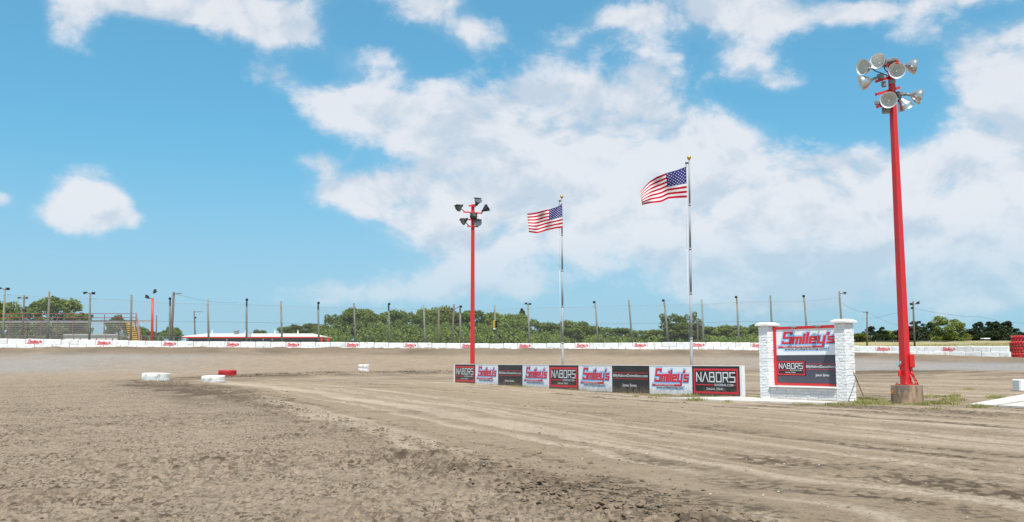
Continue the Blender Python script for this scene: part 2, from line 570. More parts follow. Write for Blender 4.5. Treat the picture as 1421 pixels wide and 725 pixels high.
# outer wall line: photo column, distance, height of its foot, height of its top
WALL = [(0, 104, 2.91, 4.07), (110, 107.5, 3.05, 4.02), (240, 111, 3.11, 3.94), (360, 114, 3.12, 3.92), (480, 116, 3.10, 3.92), (600, 117, 3.06, 3.84),
        (720, 117, 3.02, 3.78), (850, 116.5, 2.93, 3.86), (980, 115.3, 2.84, 3.91), (1060, 114, 2.70, 3.78), (1130, 112.4, 2.55, 3.55), (1200, 110.2, 2.38, 3.33), (1300, 105.5, 2.10, 3.23), (1390, 100, 1.80, 3.14)]
wpts = [((px - CX) / FPX * Y, Y, zb, zt) for (px, Y, zb, zt) in WALL]
wctrl = [(-80, -40, 2.6, 3.8), (-92, 0, 2.6, 3.8), (-92, 40, 2.7, 3.9), (-86, 72, 2.8, 4.0), (-77, 89, 2.85, 4.05), (-68, 98, 2.88, 4.06)] + wpts + [(60, 95.4, 1.7, 3.0), (69, 86, 1.6, 2.9), (78, 70, 1.6, 2.9), (84, 40, 1.6, 2.9), (84, 0, 1.6, 2.9), (74, -40, 1.6, 2.9)]
WLINE = spline(wctrl, 6)
BOUND = spline([(9, -6), (4.6, 2), (2.9, 5), (1.55, 7.7), (.65, 9.3), (-.7, 12.4), (-2.9, 17.6), (-8, 30), (-14.6, 45), (-21.5, 57), (-26, 65), (-28.6, 73), (-27, 81), (-21, 86.5), (-14, 89), (0, 91.5), (15, 91.5), (30, 89), (40, 84), (50, 73), (58, 55), (60, 30), (55, 0)], 6)


def near_line(line, x, y):
    best = np.full(x.shape, 1e18)
    sgn = np.ones(x.shape)
    par = np.zeros(x.shape)
    for i in range(len(line) - 1):
        ax, ay = line[i, 0], line[i, 1]
        dx, dy = line[i + 1, 0] - ax, line[i + 1, 1] - ay
        t = np.clip(((x - ax) * dx + (y - ay) * dy) / (dx * dx + dy * dy), 0, 1)
        ex, ey = x - ax - dx * t, y - ay - dy * t
        d2 = ex * ex + ey * ey
        m = d2 < best
        best = np.where(m, d2, best)
        sgn = np.where(m, np.where(dx * ey - dy * ex <= 0, 1.0, -1.0), sgn)
        par = np.where(m, i + t, par)
    return np.sqrt(best), sgn, par


BANKW = 32.0


def base_height(x, y, full=False):
    x, y = np.asarray(x, float), np.asarray(y, float)
    d, s, par = near_line(WLINE, x, y)
    t = d * s                                     # metres inside the wall
    zb = np.interp(par, np.arange(len(WLINE)), WLINE[:, 2])
    inside = zb * np.clip((BANKW - t) / BANKW, 0, 1)
    inside = np.where(t > BANKW - 6, zb * (np.clip(BANKW + 6 - t, 0, 12) ** 2) / (24 * BANKW), inside)
    far = 4.9 + 1.7 * sstep(5, 60, x)
    outside = zb + (far - zb) * sstep(3, 140, -t)
    h = np.where(t >= 0, inside, outside)
    h = h + .10 * np.exp(-((x + 3) ** 2 + (y - 59) ** 2) / 120.0)
    return (h, t, par) if full else h


def gz(x, y):
    return float(base_height(np.array([x]), np.array([y]))[0])


def G(px, py):
    """where the line of sight through a photo pixel meets the ground"""
    d = ray(px, py)
    ys = np.concatenate([np.arange(4, 40, .02), np.arange(40, 130, .05)])
    xs, zs = d.x / d.y * ys, CAMZ + d.z / d.y * ys
    k = np.argmax(zs <= base_height(xs, ys))
    return Vector((xs[k], ys[k], float(base_height(xs[k:k + 1], ys[k:k + 1])[0])))


def make_ground():
    a_f = np.linspace(R(-32), R(32), 860)
    a_c = np.linspace(R(32), R(328), 90)[1:-1]
    ang = np.concatenate([a_f, a_c])
    rr = [6.2]
    while rr[-1] < 128:
        rr.append(rr[-1] + max(.010, min(rr[-1] ** 2 / 5000.0, .0048 * rr[-1])))
    rad = np.concatenate([[0.4, 1.2, 2.4, 3.8, 5.2], rr, np.exp(np.linspace(math.log(131), math.log(6000), 60))])
    A, Rr = np.meshgrid(ang, rad)
    x, y = (np.sin(A) * Rr).ravel(), (np.cos(A) * Rr).ravel()
    r = Rr.ravel()
    h, t, par = base_height(x, y, True)
    db, sb, pb = near_line(BOUND, x, y)
    d = db * sb                                    # metres inside the infield
    # boundary wanders a little
    d = d + 1.1 * (fbm2(x * .35, y * .35, 5, 3) - .5)
    track = sstep(.15, -.35, d)
    on = sstep(-1, .5, t)                          # inside the wall
    nearfade = np.clip(1.2 - r / 120, .1, 1)
    # crumbly clods on the churned track, smooth ruts in the infield
    c1 = noise(x / .16, y / .16, 1)
    c2 = noise(x / .085, y / .085, 2)
    c3 = fbm2(x / .45, y / .45, 3, 3)
    patch = sstep(.35, .7, fbm2(x / 2.6, y / 2.6, 9, 3))
    crumb = np.abs(c1 - .5) * 2
    clod = sstep(.62, .95, c1) * (.4 + .6 * c2)
    c4 = noise(x / .10 + .6 * c2, y / .085, 71)
    c5 = noise(x / .055, y / .05, 72)
    plate = sstep(.44, .53, c4) * .016 + sstep(.60, .68, c4) * .014
    rough_t = (.006 * crumb + .010 * c2 + .012 * (c3 - .5) + .008 * clod + plate + .014 * c5) * (.6 + .6 * patch)
    rut = noise(d / .42 + .35 * fbm2(x * .2, y * .2, 31, 2), pb * .05, 11) * .6 + noise(d / 1.7, pb * .08, 12) * .4
    rough_i = .008 * c3 + (.012 * c2 + .6 * plate + .014 * clod) * patch * (.3 + .7 * sstep(.55, .3, rut)) + .004 * c5 + .055 * (rut - .5) * np.clip(d, 0, 1)
    ridge_n = fbm2(x / .9, y / .9, 21, 4)
    lump = sstep(.42, .75, ridge_n)
    ridge = np.exp(-((d + .25) / .75) ** 2) * sstep(130, 20, r)
    ridge_h = ridge * (.012 + .030 * lump * (.25 + c1) + .035 * plate / .03 * lump + .028 * c5 * lump)
    cush = sstep(12.5, 4.5, t) * on
    wander = fbm2(x * .25, y * .25, 41, 3)
    cush_h = sstep(9.5, 1.5, t) * on * (.22 * fbm2(x / 1.6, y / 1.6, 23, 4) + .10 * c3)
    step = .03 * track
    h = h + (track * rough_t + (1 - track) * rough_i + ridge_h) * on * 1.0 + cush_h - step * sstep(60, 20, r) * on
    h = h + (1 - on) * .35 * (fbm2(x / 7, y / 7, 51, 3) - .5) * sstep(2, 14, -t)
    verts = np.stack([x, y, h], 1)
    nr, na = len(rad), len(ang)
    ii = np.arange(nr - 1)[:, None] * na + np.arange(na)[None, :]
    jj = np.arange(nr - 1)[:, None] * na + (np.arange(na)[None, :] + 1) % na
    quads = np.stack([ii, ii + na, jj + na, jj], -1).reshape(-1, 4)
    c0 = len(verts)
    verts = np.vstack([verts, [[0, 0, float(h[:na].mean())]]])
    tris = np.stack([np.full(na, c0), np.arange(na), (np.arange(na) + 1) % na], 1)
    me = bpy.data.meshes.new('ground')
    nq, ntri = len(quads), len(tris)
    me.vertices.add(len(verts))
    me.vertices.foreach_set('co', verts.astype(np.float32).ravel())
    me.loops.add(nq * 4 + ntri * 3)
    me.loops.foreach_set('vertex_index', np.concatenate([quads.ravel(), tris.ravel()]).astype(np.int32))
    me.polygons.add(nq + ntri)
    me.polygons.foreach_set('loop_start', np.concatenate([np.arange(nq) * 4, nq * 4 + np.arange(ntri) * 3]).astype(np.int32))
    me.polygons.foreach_set('use_smooth', np.ones(nq + ntri, bool))
    me.update(calc_edges=True)
    side = np.maximum(sstep(12, 42, x), .8 * sstep(-22, -48, x))
    groove = sstep(5, 10, t) * sstep(33, 24, t + 5 * (wander - .5)) * side * on * track
    rspk = sstep(.50, .66, c2) * .6 + sstep(.46, .6, c4) * .5
    moist = np.clip(ridge * (.12 + .85 * lump * rspk) + track * (.75 * clod * (.35 + .65 * patch) + .55 * sstep(.62, .8, c2) * patch) * nearfade + (1 - track) * patch * sstep(.68, .9, c2) * .6 * nearfade + .40 * patch * (1 - track) * sstep(.5, .75, fbm2(x / 5, y / 2.2, 61, 3)), 0, 1)
    furrow = sstep(.44, .30, rut) * sstep(.36, .56, fbm2(x / 1.9, y / 1.9, 81, 4)) * (.15 + .85 * sstep(.36, .62, c2)) * (1 - track) * sstep(95, 40, r)
    lip = np.exp(-((d - 1.2) / 1.9) ** 2) * sstep(70, 84, y) * (.35 + .65 * sstep(.38, .6, fbm2(x / 2.2, y / 1.2, 95, 3)))
    damp = sstep(-1, 3, d) * sstep(56, 74, y) * .45 * sstep(.30, .62, fbm2(x / 4.0, y / 2.5, 96, 4))
    tip = np.exp(-(((x + 19) / 12.0) ** 2 + ((y - 52) / 22.0) ** 2)) * sstep(3.2, .8, np.abs(d + .6)) * np.clip(.25 + 1.1 * sstep(.40, .56, fbm2(x / 1.1, y / 2.6, 91, 4)), 0, 1)
    moist = np.clip(moist + .95 * furrow + 1.7 * tip + .9 * lip + damp, 0, 1) * on
    streak = sstep(.46, .70, .5 * rut + .5 * noise(d / .21 + .3 * c3, pb * .07, 14)) * (1 - track) * on
    for nm, arr in (('track', track), ('cushion', np.clip(cush * (.75 + 1.2 * (wander - .5)), 0, 1)), ('groove', groove), ('moist', moist), ('streak', streak), ('field', 1 - on), ('loose', np.maximum(track * sstep(85, 42, y) * on, .55 * furrow * on))):
        at = me.attributes.new(nm, 'FLOAT', 'POINT')
        at.data.foreach_set('value', np.append(arr, 0).astype(np.float32))
    m = bpy.data.materials.new('dirt')
    m.use_nodes = True
    n, l = m.node_tree.nodes, m.node_tree.links
    b = n['Principled BSDF']
    b.inputs['Specular IOR Level'].default_value = 0.06
    tcn = n.new('ShaderNodeTexCoord')

    def nz(scale, det=6, ro=.6, st=(1, 1, 1)):
        mp = n.new('ShaderNodeMapping')
        mp.inputs['Scale'].default_value = st
        l.new(tcn.outputs['Object'], mp.inputs[0])
        q = n.new('ShaderNodeTexNoise')
        q.inputs['Scale'].default_value, q.inputs['Detail'].default_value, q.inputs['Roughness'].default_value = scale, det, ro
        l.new(mp.outputs[0], q.inputs[0])
        return q.outputs[0]

    def mx(f, a, b_):
        q = n.new('ShaderNodeMix')
        q.data_type = 'RGBA'
        for sock, v in ((q.inputs[0], f), (q.inputs[6], a), (q.inputs[7], b_)):
            if isinstance(v, tuple):
                sock.default_value = (*v, 1)
            elif isinstance(v, float):
                sock.default_value = v
            else:
                l.new(v, sock)
        return q.outputs[2]

    def mr(v, a, b_, c=0.0, d_=1.0):
        q = n.new('ShaderNodeMapRange')
        l.new(v, q.inputs[0])
        for i, z in enumerate((a, b_, c, d_)):
            q.inputs[i + 1].default_value = z
        return q.outputs[0]

    def mul(a, b_):
        q = n.new('ShaderNodeMath')
        q.operation = 'MULTIPLY'
        q.use_clamp = True
        for i, v in enumerate((a, b_)):
            if isinstance(v, float):
                q.inputs[i].default_value = v
            else:
                l.new(v, q.inputs[i])
        return q.outputs[0]

    def at(nm):
        q = n.new('ShaderNodeAttribute')
        q.attribute_name = nm
        return q.outputs['Fac']
    fine_ = nz(9, 8, .7)
    mid = nz(.9, 6, .6)
    big = nz(.12, 5, .6)
    c_in = mx(mr(mid, .3, .7), (.362, .276, .190), (.285, .212, .142))
    c_tr = mx(mr(mid, .3, .7), (.356, .272, .194), (.290, .217, .152))
    c = mx(at('track'), c_in, c_tr)
    c = mx(mul(at('streak'), mr(big, .35, .6, .45, 1.0)), c, (.49, .388, .285))
    c = mx(mul(at('groove'), mr(big, .3, .6, .45, 1.0)), c, (.300, .285, .270))
    c = mx(mul(at('cushion'), mr(fine_, .3, .62, .75, 1.0)), c, (.135, .100, .068))
    c = mx(mr(fine_, .50, .66, 0, .55), c, (.175, .128, .090))
    dens_ = mul(mr(nz(.8, 4, .6), .36, .60, .25, 1.0), mr(nz(.16, 4, .6, (1, .45, 1)), .36, .58, .72, 1.0))
    c = mx(mul(mr(nz(24, 3, .55, (1, .45, 1)), .50, .68), mr(at('loose'), 0, 1, .12, .60)), c, (.43, .345, .27))
    fl = mul(mr(nz(13, 3, .5, (1, .5, 1)), .57, .62), dens_)
    c = mx(mul(fl, mr(at('loose'), 0, 1, .10, .92)), c, (.060, .043, .028))
    fl2 = mul(mr(nz(30, 2, .5, (1, .45, 1)), .54, .61), dens_)
    c = mx(mul(fl2, mr(at('loose'), 0, 1, .34, .85)), c, (.085, .062, .042))
    c = mx(mul(mr(nz(17, 6, .7), .55, .66, 0, .6), mr(nz(1.6, 4, .6), .38, .6, .1, 1.0)), c, (.125, .090, .064))
    c = mx(mr(nz(26, 5, .65), .58, .75, 0, .45), c, (.42, .36, .29))
    c = mx(mul(at('moist'), mr(nz(6, 5, .65), .36, .52, .55, .95)), c, (.098, .072, .050))
    c_fl = mx(mr(nz(.25, 6, .65), .42, .62), (.40, .32, .17), (.25, .24, .10))
    c = mx(at('field'), c, c_fl)
    l.new(c, b.inputs['Base Color'])
    rg = mr(at('groove'), 0, 1, .95, .62)
    l.new(rg, b.inputs['Roughness'])
    bp = n.new('ShaderNodeBump')
    bp.inputs['Strength'].default_value = 1.0
    bp.inputs['Distance'].default_value = .05
    l.new(nz(12, 9, .72), bp.inputs['Height'])
    l.new(bp.outputs[0], b.inputs['Normal'])
    me.materials.append(m)
    g = put(me, 'ground')
    g['kind'] = 'structure'
    return g


make_ground()


def chunk(mb, p, s, rg, flat=.7):
    """one crumbly lump"""
    base = [(1, 0, 0), (-1, 0, 0), (0, 1, 0), (0, -1, 0), (0, 0, 1), (.6, .6, .5), (-.6, .55, .5), (.55, -.6, .5), (-.6, -.6, .5)]
    vs = []
    a = rg.uniform(0, 6.28)
    ca, sa = math.cos(a), math.sin(a)
    for q in base:
        k = rg.uniform(.7, 1.25)
        x, y, z = q[0] * k * s, q[1] * k * s * rg.uniform(.8, 1.2), q[2] * k * s * flat
        vs.append((p[0] + x * ca - y * sa, p[1] + x * sa + y * ca, p[2] + z - s * .15))
    fs = [(0, 5, 7), (0, 2, 5), (2, 6, 5), (1, 6, 2), (1, 8, 6), (3, 8, 1), (3, 7, 8), (0, 7, 3), (4, 5, 6), (4, 6, 8), (4, 8, 7), (4, 7, 5)]
    mb.add(vs, fs, False)


cl = MB()
rg = random.Random(3)
bl = BOUND
spots = []
for i in range(2600):
    k = rg.uniform(15, 72)
    i0 = int(k)
    f = k - i0
    bx, by = bl[i0] * (1 - f) + bl[i0 + 1] * f
    tx, ty = bl[i0 + 1] - bl[i0]
    L = math.hypot(tx, ty) or 1
    off = rg.gauss(-.35, .75)
    bx, by = bx - ty / L * -off * -1, by + tx / L * -off
    spots.append((bx, by, abs(rg.gauss(0, .016)) + .014))
for i in range(900):                                    # heaped clods at the corner of the inner edge and along the far lip
    if i % 3:
        k = rg.uniform(46, 66)
        w_, s_ = rg.gauss(-.2, 1.1), abs(rg.gauss(0, .035)) + .035
    else:
        k = rg.uniform(72, 96)
        w_, s_ = rg.gauss(1.0, .8), abs(rg.gauss(0, .04)) + .05
    i0 = int(k)
    bx, by = bl[i0] * (1 - k + i0) + bl[i0 + 1] * (k - i0)
    tx, ty = bl[i0 + 1] - bl[i0]
    L = math.hypot(tx, ty) or 1
    spots.append((bx + ty / L * w_, by - tx / L * w_, s_ * .6))
for i in range(1500):                                   # over the churned track
    yy = 6.5 + 40 * rg.random() ** 2
    xx = rg.uniform(-.62, .2) * yy
    spots.append((xx, yy, abs(rg.gauss(0, .010)) + .010))
for i in range(420):
    yy = 8 + 30 * rg.random() ** 1.5
    spots.append((rg.uniform(.0, .6) * yy, yy, abs(rg.gauss(0, .006)) + .007))
sx = np.array([s[0] for s in spots]); sy = np.array([s[1] for s in spots])
sz = base_height(sx, sy)
dbs, sbs, _ = near_line(BOUND, sx, sy)
for (x, y, s), z, dd in zip(spots, sz, dbs * sbs):
    s2 = s * (1.0 + max(0, y - 15) * .02)
    chunk(cl, (x, y, z + (.012 if dd > 0 else -.012) + (.05 if abs(dd) < .6 else 0)), s2, rg)
tag(cl.build('dirt_clods', m_clod), kind='stuff', label='dark damp clods of dirt strewn along the inner track edge', cat='dirt')
pb_ = MB()
for i in range(260):
    yy = 8 + 34 * rg.random() ** 1.3
    xx = rg.uniform(-.18, .58) * yy
    if xx < 1.5 and yy < 12:
        continue
    chunk(pb_, (xx, yy, gz(xx, yy) + .012), rg.uniform(.007, .016), rg)
tag(pb_.build('pebbles', m_pebble), kind='stuff', label='small pale pebbles scattered over the infield dirt', cat='gravel')

# ------------------------------------------------------------------ lettering
_text_cache = {}


def text_mesh(s, shear=0.0, bold=0.0, spacing=1.0):
    """flat outline lettering from the built-in font; returns verts, faces, width (height of capitals about 0.69)"""
    key = (s, shear, bold, spacing)
    if key not in _text_cache:
        c = bpy.data.curves.new('t', 'FONT')
        c.body, c.shear, c.offset, c.space_character = s, shear, bold, spacing
        c.resolution_u = 2
        o = bpy.data.objects.new('t', c)
        COL.objects.link(o)
        dg = bpy.context.evaluated_depsgraph_get()
        me = bpy.data.meshes.new_from_object(o.evaluated_get(dg))
        vs = [tuple(v.co) for v in me.vertices]
        fs = [tuple(p.vertices) for p in me.polygons]
        bpy.data.objects.remove(o)
        bpy.data.curves.remove(c)
        bpy.data.meshes.remove(me)
        xs = [v[0] for v in vs]
        _text_cache[key] = (vs, fs, min(xs), max(xs))
    return _text_cache[key]


def put_text(mb, s, x0, x1, z, h, y, **kw):
    """letters facing -Y, fitted between x0 and x1, capitals h high, baseline z"""
    vs, fs, a, b = text_mesh(s, **kw)
    k = (x1 - x0) / (b - a)
    kz = h / 0.69
    mb.add([(x0 + (v[0] - a) * k, y, z + v[1] * kz) for v in vs], fs, False)


def stroke(mb, pts, th, y, X, depth=[0], anis=False):
    """thick polyline; X maps letter (u, v) to (x, z)"""
    for a, b in zip(pts[:-1], pts[1:]):
        dx, dz = b[0] - a[0], b[1] - a[1]
        L = math.hypot(dx, dz) or 1e-6
        ux, uz = dx / L, dz / L
        h = th / 2
        a2, b2 = (a[0] - ux * h, a[1] - uz * h), (b[0] + ux * h, b[1] + uz * h)
        if anis and abs(dz) > abs(dx):
            h *= 1.32
        q = [(a2[0] - uz * h, a2[1] + ux * h), (a2[0] + uz * h, a2[1] - ux * h), (b2[0] + uz * h, b2[1] - ux * h), (b2[0] - uz * h, b2[1] + ux * h)]
        depth[0] = (depth[0] + 1) % 9
        yy = y - depth[0] * .00012
        mb.add([(X(*p)[0], yy, X(*p)[1]) for p in q], [(0, 1, 2, 3)], False)


SM = []          # the bold slanted word: letter strokes on a unit grid


def _sm():
    x = 0.0

    def put_(strokes, w):
        nonlocal x
        for s in strokes:
            SM.append([(p[0] + x, p[1]) for p in s])
        x += w
    put_([[(1.06, 1.40), (1.06, 1.60), (.14, 1.60), (.14, .86), (1.06, .86), (1.06, .12), (.10, .12), (.10, .30)]], 1.34)
    put_([[(.12, .10), (.12, .88), (1.08, .88), (1.08, .10)], [(.60, .10), (.60, .80)]], 1.36)
    put_([[(.12, .10), (.12, .90)], [(.12, 1.20), (.12, 1.26)]], .42)
    put_([[(.12, .10), (.12, 1.44)]], .42)
    put_([[(.84, .12), (.12, .12), (.12, .88), (.80, .88), (.80, .52), (.16, .52)]], 1.10)
    put_([[(.12, .96), (.12, .12), (.70, .12)], [(.80, .96), (.80, -.40)]], 1.02)
    put_([[(.12, 1.22), (.18, 1.42)]], .24)
    put_([[(.80, .88), (.12, .88), (.12, .50), (.80, .50), (.80, .12), (.02, .12)]], .92)
    return x


SM_W = _sm()
SM_BAR = [(-.28, -.42), (5.44, -.42)]
SHEAR = .20


def smiley_logo(mb, x0, x1, z0, z1, y, url=True, layers=True, mi=(0, 1, 2, 3)):
    """the red slanted word with its bar; mi = material slots red, white, blue, black"""
    W = SM_W + .35
    kx = (x1 - x0) / (W + .55)
    lo = -.98 if url else -.60
    kz = (z1 - z0) / (1.84 - lo)
    X = lambda u, v: (x0 + (u + .45 + (v + .4) * SHEAR) * kx, z0 + (v - lo) * kz)
    allst = SM + [SM_BAR]
    if layers:
        mb.cur = mi[2]
        for s in allst:
            stroke(mb, s, .58, y, X)
        mb.cur = mi[1]
        for s in allst:
            stroke(mb, s, .36, y - .0015, X)
        mb.cur = mi[3]
        for s in allst:
            stroke(mb, [(p[0] + .05, p[1] - .05) for p in s], .235, y - .003, X, anis=True)
    mb.cur = mi[0]
    for s in allst:
        stroke(mb, s, .235, y - .006, X, anis=True)
    if layers:
        mb.cur = mi[1]
        put_text(mb, 'RACING PRODUCTS', X(.3, -.5)[0], X(4.2, -.5)[0], X(0, -.49)[1], .15 * kz, y - .009, shear=.2, bold=.02)
    if url:
        mb.cur = mi[2]
        stroke(mb, [(.65, -.76), (6.0, -.76)], .48, y - .001, X)
        mb.cur = mi[1]
        stroke(mb, [(.65, -.76), (6.0, -.76)], .27, y - .0025, X)
        mb.cur = mi[3]
        put_text(mb, 'www.smileysracing.com', X(.6, -.8)[0], X(6.05, -.8)[0], X(0, -.84)[1], .24 * kz, y - .009, shear=.25, bold=.028)


NAB = {
    'N': ([[(.07, 0), (.07, 1)], [(.07, .97), (.73, .03)], [(.73, 0), (.73, 1)]], .80),
    'A': ([[(.0, 0), (.40, 1)], [(.40, 1), (.80, 0)]], .80),
    'B': ([[(.07, 0), (.07, 1), (.68, 1), (.68, .54)], [(.07, .52), (.74, .52), (.74, 0), (.07, 0)]], .82),
    'O': ([[(.07, 0), (.07, 1), (.73, 1), (.73, 0), (.07, 0)]], .80),
    'R': ([[(.07, 0), (.07, 1), (.73, 1), (.73, .45), (.07, .45)], [(.40, .45), (.75, 0)]], .80),
    'S': ([[(.73, 1), (.07, 1), (.07, .52), (.73, .52), (.73, 0), (.05, 0)]], .80),
}


def nabors(mb, x0, x1, z0, z1, y, mi=(0, 1)):
    """boxed sign: red rule frame, thin white letters; mi = red, white"""
    w, h = x1 - x0, z1 - z0
    X = lambda u, v: (x0 + u * w, z0 + v * h)
    t = .035 * w
    mb.cur = mi[0]
    for (a, b) in (((0, 0), (w, t)), ((0, h - t), (w, h)), ((0, t), (t, h - t)), ((w - t, t), (w, h - t))):
        mb.add([(x0 + a[0], y, z0 + a[1]), (x0 + b[0], y, z0 + a[1]), (x0 + b[0], y, z0 + b[1]), (x0 + a[0], y, z0 + b[1])], [(0, 1, 2, 3)], False)
    tw = sum(NAB[c][1] + .16 for c in 'NABORS') - .16
    kx, kz = .88 * w / tw, .36 * h
    cx = .06 * w
    mb.cur = mi[1]
    for c in 'NABORS':
        st, adv = NAB[c]
        for s in st:
            stroke(mb, s, .13, y - .002, lambda u, v, cx=cx: (x0 + cx + u * kx, z0 + .48 * h + v * kz))
        cx += (adv + .16) * kx
    mb.cur = mi[0]
    for (a, b) in ((.06, .46), (.90, .95)):
        mb.add([(x0 + a * w, y, z0 + .33 * h), (x0 + b * w, y, z0 + .33 * h), (x0 + b * w, y, z0 + .37 * h), (x0 + a * w, y, z0 + .37 * h)], [(0, 1, 2, 3)], False)
    mb.cur = mi[1]
    put_text(mb, 'ROOFING.COM', x0 + .48 * w, x0 + .89 * w, z0 + .305 * h, .095 * h, y - .002, bold=.008)
    put_text(mb, 'DALLAS, TEXAS', x0 + .30 * w, x0 + .67 * w, z0 + .15 * h, .085 * h, y - .002, bold=.01)


def demolition(mb, x0, x1, z0, z1, y, mi=(0, 1), tz=.18):
    w, h = x1 - x0, z1 - z0
    mb.cur = mi[0]
    for v in (.72, .48):
        mb.add([(x0 + .04 * w, y, z0 + v * h), (x0 + .97 * w, y, z0 + v * h), (x0 + .97 * w, y, z0 + (v + .02) * h), (x0 + .04 * w, y, z0 + (v + .02) * h)], [(0, 1, 2, 3)], False)
    mb.cur = mi[1]
    put_text(mb, 'BillyNaborsDemolition.com', x0 + .04 * w, x0 + .96 * w, z0 + .565 * h, .115 * h, y - .002, bold=.01)
    put_text(mb, 'Jesus Saves', x0 + .29 * w, x0 + .67 * w, z0 + tz * h, .11 * h, y - .002, bold=.01)


PRINT = [m_lred, m_lwhite, m_lblue, m_lblack]

# ------------------------------------------------------------------ outer concrete wall
wall = thing('block_wall', 'long curved wall of whitewashed concrete blocks round the far bank of the track', 'wall')
vis = WLINE[(4 * 6):]
end_i = None
for i, p in enumerate(WLINE):
    if abs(p[0] - wpts[-1][0]) < 1e-6 and abs(p[1] - wpts[-1][1]) < 1e-6:
        end_i = i
seg = WLINE[4 * 6:end_i + 1]
cum = np.concatenate([[0], np.cumsum(np.hypot(*np.diff(seg[:, :2], axis=0).T))])
BL = 1.83


def along(s):
    x, y = np.interp(s, cum, seg[:, 0]), np.interp(s, cum, seg[:, 1])
    e = .4
    x2, y2 = np.interp(s + e, cum, seg[:, 0]), np.interp(s + e, cum, seg[:, 1])
    x1, y1 = np.interp(s - e, cum, seg[:, 0]), np.interp(s - e, cum, seg[:, 1])
    return x, y, np.interp(s, cum, seg[:, 3]), math.atan2(y2 - y1, x2 - x1)


def s_of_px(px):
    pxs = seg[:, 0] / seg[:, 1] * FPX + CX
    return float(np.interp(px, pxs, cum))


block_meshes = []
for k in range(4):
    b = MB()
    b.box((0, 0, 0), (1.785, .6, .595), bevel=.04)
    r_ = random.Random(k)
    b.v = [(x + r_.uniform(-.008, .008), y + r_.uniform(-.012, .012), z + r_.uniform(-.012, .012)) for (x, y, z) in b.v]
    block_meshes.append(b.mesh('concrete_block', m_white_block))
lm = MB()
smiley_logo(lm, -.80, .80, -.27, .27, -.318, url=False, layers=False, mi=(0, 0, 0, 0))
logo_mesh = lm.mesh('painted_lettering', m_lred)
s0 = s_of_px(490)
k0 = -int(s0 / BL)
k1 = int((cum[-1] - s0) / BL)
off_end = cum[-1] - (s0 + (k1 + .5) * BL)
for k in range(k0, k1 + 1):
    s = s0 + k * BL
    x, y, zt, a = along(s)
    o = put(block_meshes[k % 4], 'concrete_block', wall, (x, y, zt - .305 + rnd.uniform(-.02, .02)), (rnd.uniform(-.012, .012), rnd.uniform(-.008, .008), a + rnd.uniform(-.012, .012)))
    if k % 4 == 0 and -62 < x:
        put(logo_mesh, 'painted_lettering', o)
for k in range(k0, k1 + 1):
    s = s0 + (k + (.5 if k < k1 else .08)) * BL
    if s > cum[-1]:
        s = cum[-1] - .9
    x, y, zt, a = along(s)
    dx, dy = math.sin(a), -math.cos(a)
    put(block_meshes[(k + 2) % 4], 'concrete_block', wall, (x + dx * .05, y + dy * .05, zt - .305 - .615), (0, rnd.uniform(-.006, .006), a + rnd.uniform(-.01, .01)))

# ------------------------------------------------------------------ infield banner wall
BX = [631, 659.4, 691, 725, 762, 802.8, 849.5, 901.3, 961, 1027.5]
BY = [58.5, 55.6, 52.8, 50.0, 47.3, 44.7, 42.2, 40.0, 38.0, 36.0]
BBOT = [530.1, 532.3, 534.5, 536.3, 538.1, 540.2, 542.4, 544.6, 547.2, 550.4]
BTOP = [506.0, 506.3, 506.6, 506.9, 507.1, 507.3, 507.6, 508.0, 508.2, 508.6]
bp3 = []
for i in range(10):
    lo, hi = P(BX[i], BBOT[i], BY[i]), P(BX[i], BTOP[i], BY[i])
    bp3.append((Vector((lo.x, lo.y, lo.z - .06)), hi.z))
banner = thing('banner_wall', 'low infield wall of nine printed banner panels ending beside the brick sign', 'banner wall', (bp3[9][0].x, bp3[9][0].y, bp3[9][0].z))
org = Vector(banner.location)
kinds = ['n', 's', 'd', 's', 'n', 's', 'd', 's', 'n']
plab = {'n': 'black banner panel with red outline and thin white letters', 's': 'pale blue-white banner panel with bold red slanted lettering', 'd': 'black banner panel with white web address between red rules'}
for i in range(9):
    (a, za), (b, zb) = bp3[i], bp3[i + 1]
    dv = Vector((b.x - a.x, b.y - a.y, 0))
    L = dv.length
    ang = math.atan2(dv.y, dv.x)
    z0, z1 = min(a.z, b.z), (za + zb) / 2
    H0, H1 = a.z - org.z, b.z - org.z
    k = kinds[i]
    pm = MB()
    # panel local frame: x along, -y front
    t0, t1 = za - org.z, zb - org.z
    d_ = .05
    e = .012
    vs = [(e, 0, H0), (L - e, 0, H1), (L - e, 0, t1), (e, 0, t0), (e, d_, H0), (L - e, d_, H1), (L - e, d_, t1), (e, d_, t0)]
    pm.add(vs, [(0, 1, 2, 3), (5, 4, 7, 6), (3, 2, 6, 7), (0, 4, 5, 1), (0, 3, 7, 4), (1, 5, 6, 2)], False)
    po = pm.build('banner_panel', m_bwhite if k == 's' else m_bblack, banner, (a.x - org.x, a.y - org.y, 0), (0, 0, ang))
    po['label'] = plab[k]
    pr = MB()
    h0, h1 = (H0 + H1) / 2 + .10, (t0 + t1) / 2
    if k == 's':
        smiley_logo(pr, .07 * L, .95 * L, h0 + .12, h1 - .06, -.004)
    elif k == 'n':
        nabors(pr, .035 * L, .965 * L, h0 + .02, h1 - .10, -.004)
    else:
        demolition(pr, .0, L, h0 - .02, h1 - .02, -.004)
    pr.build('print', PRINT, po)
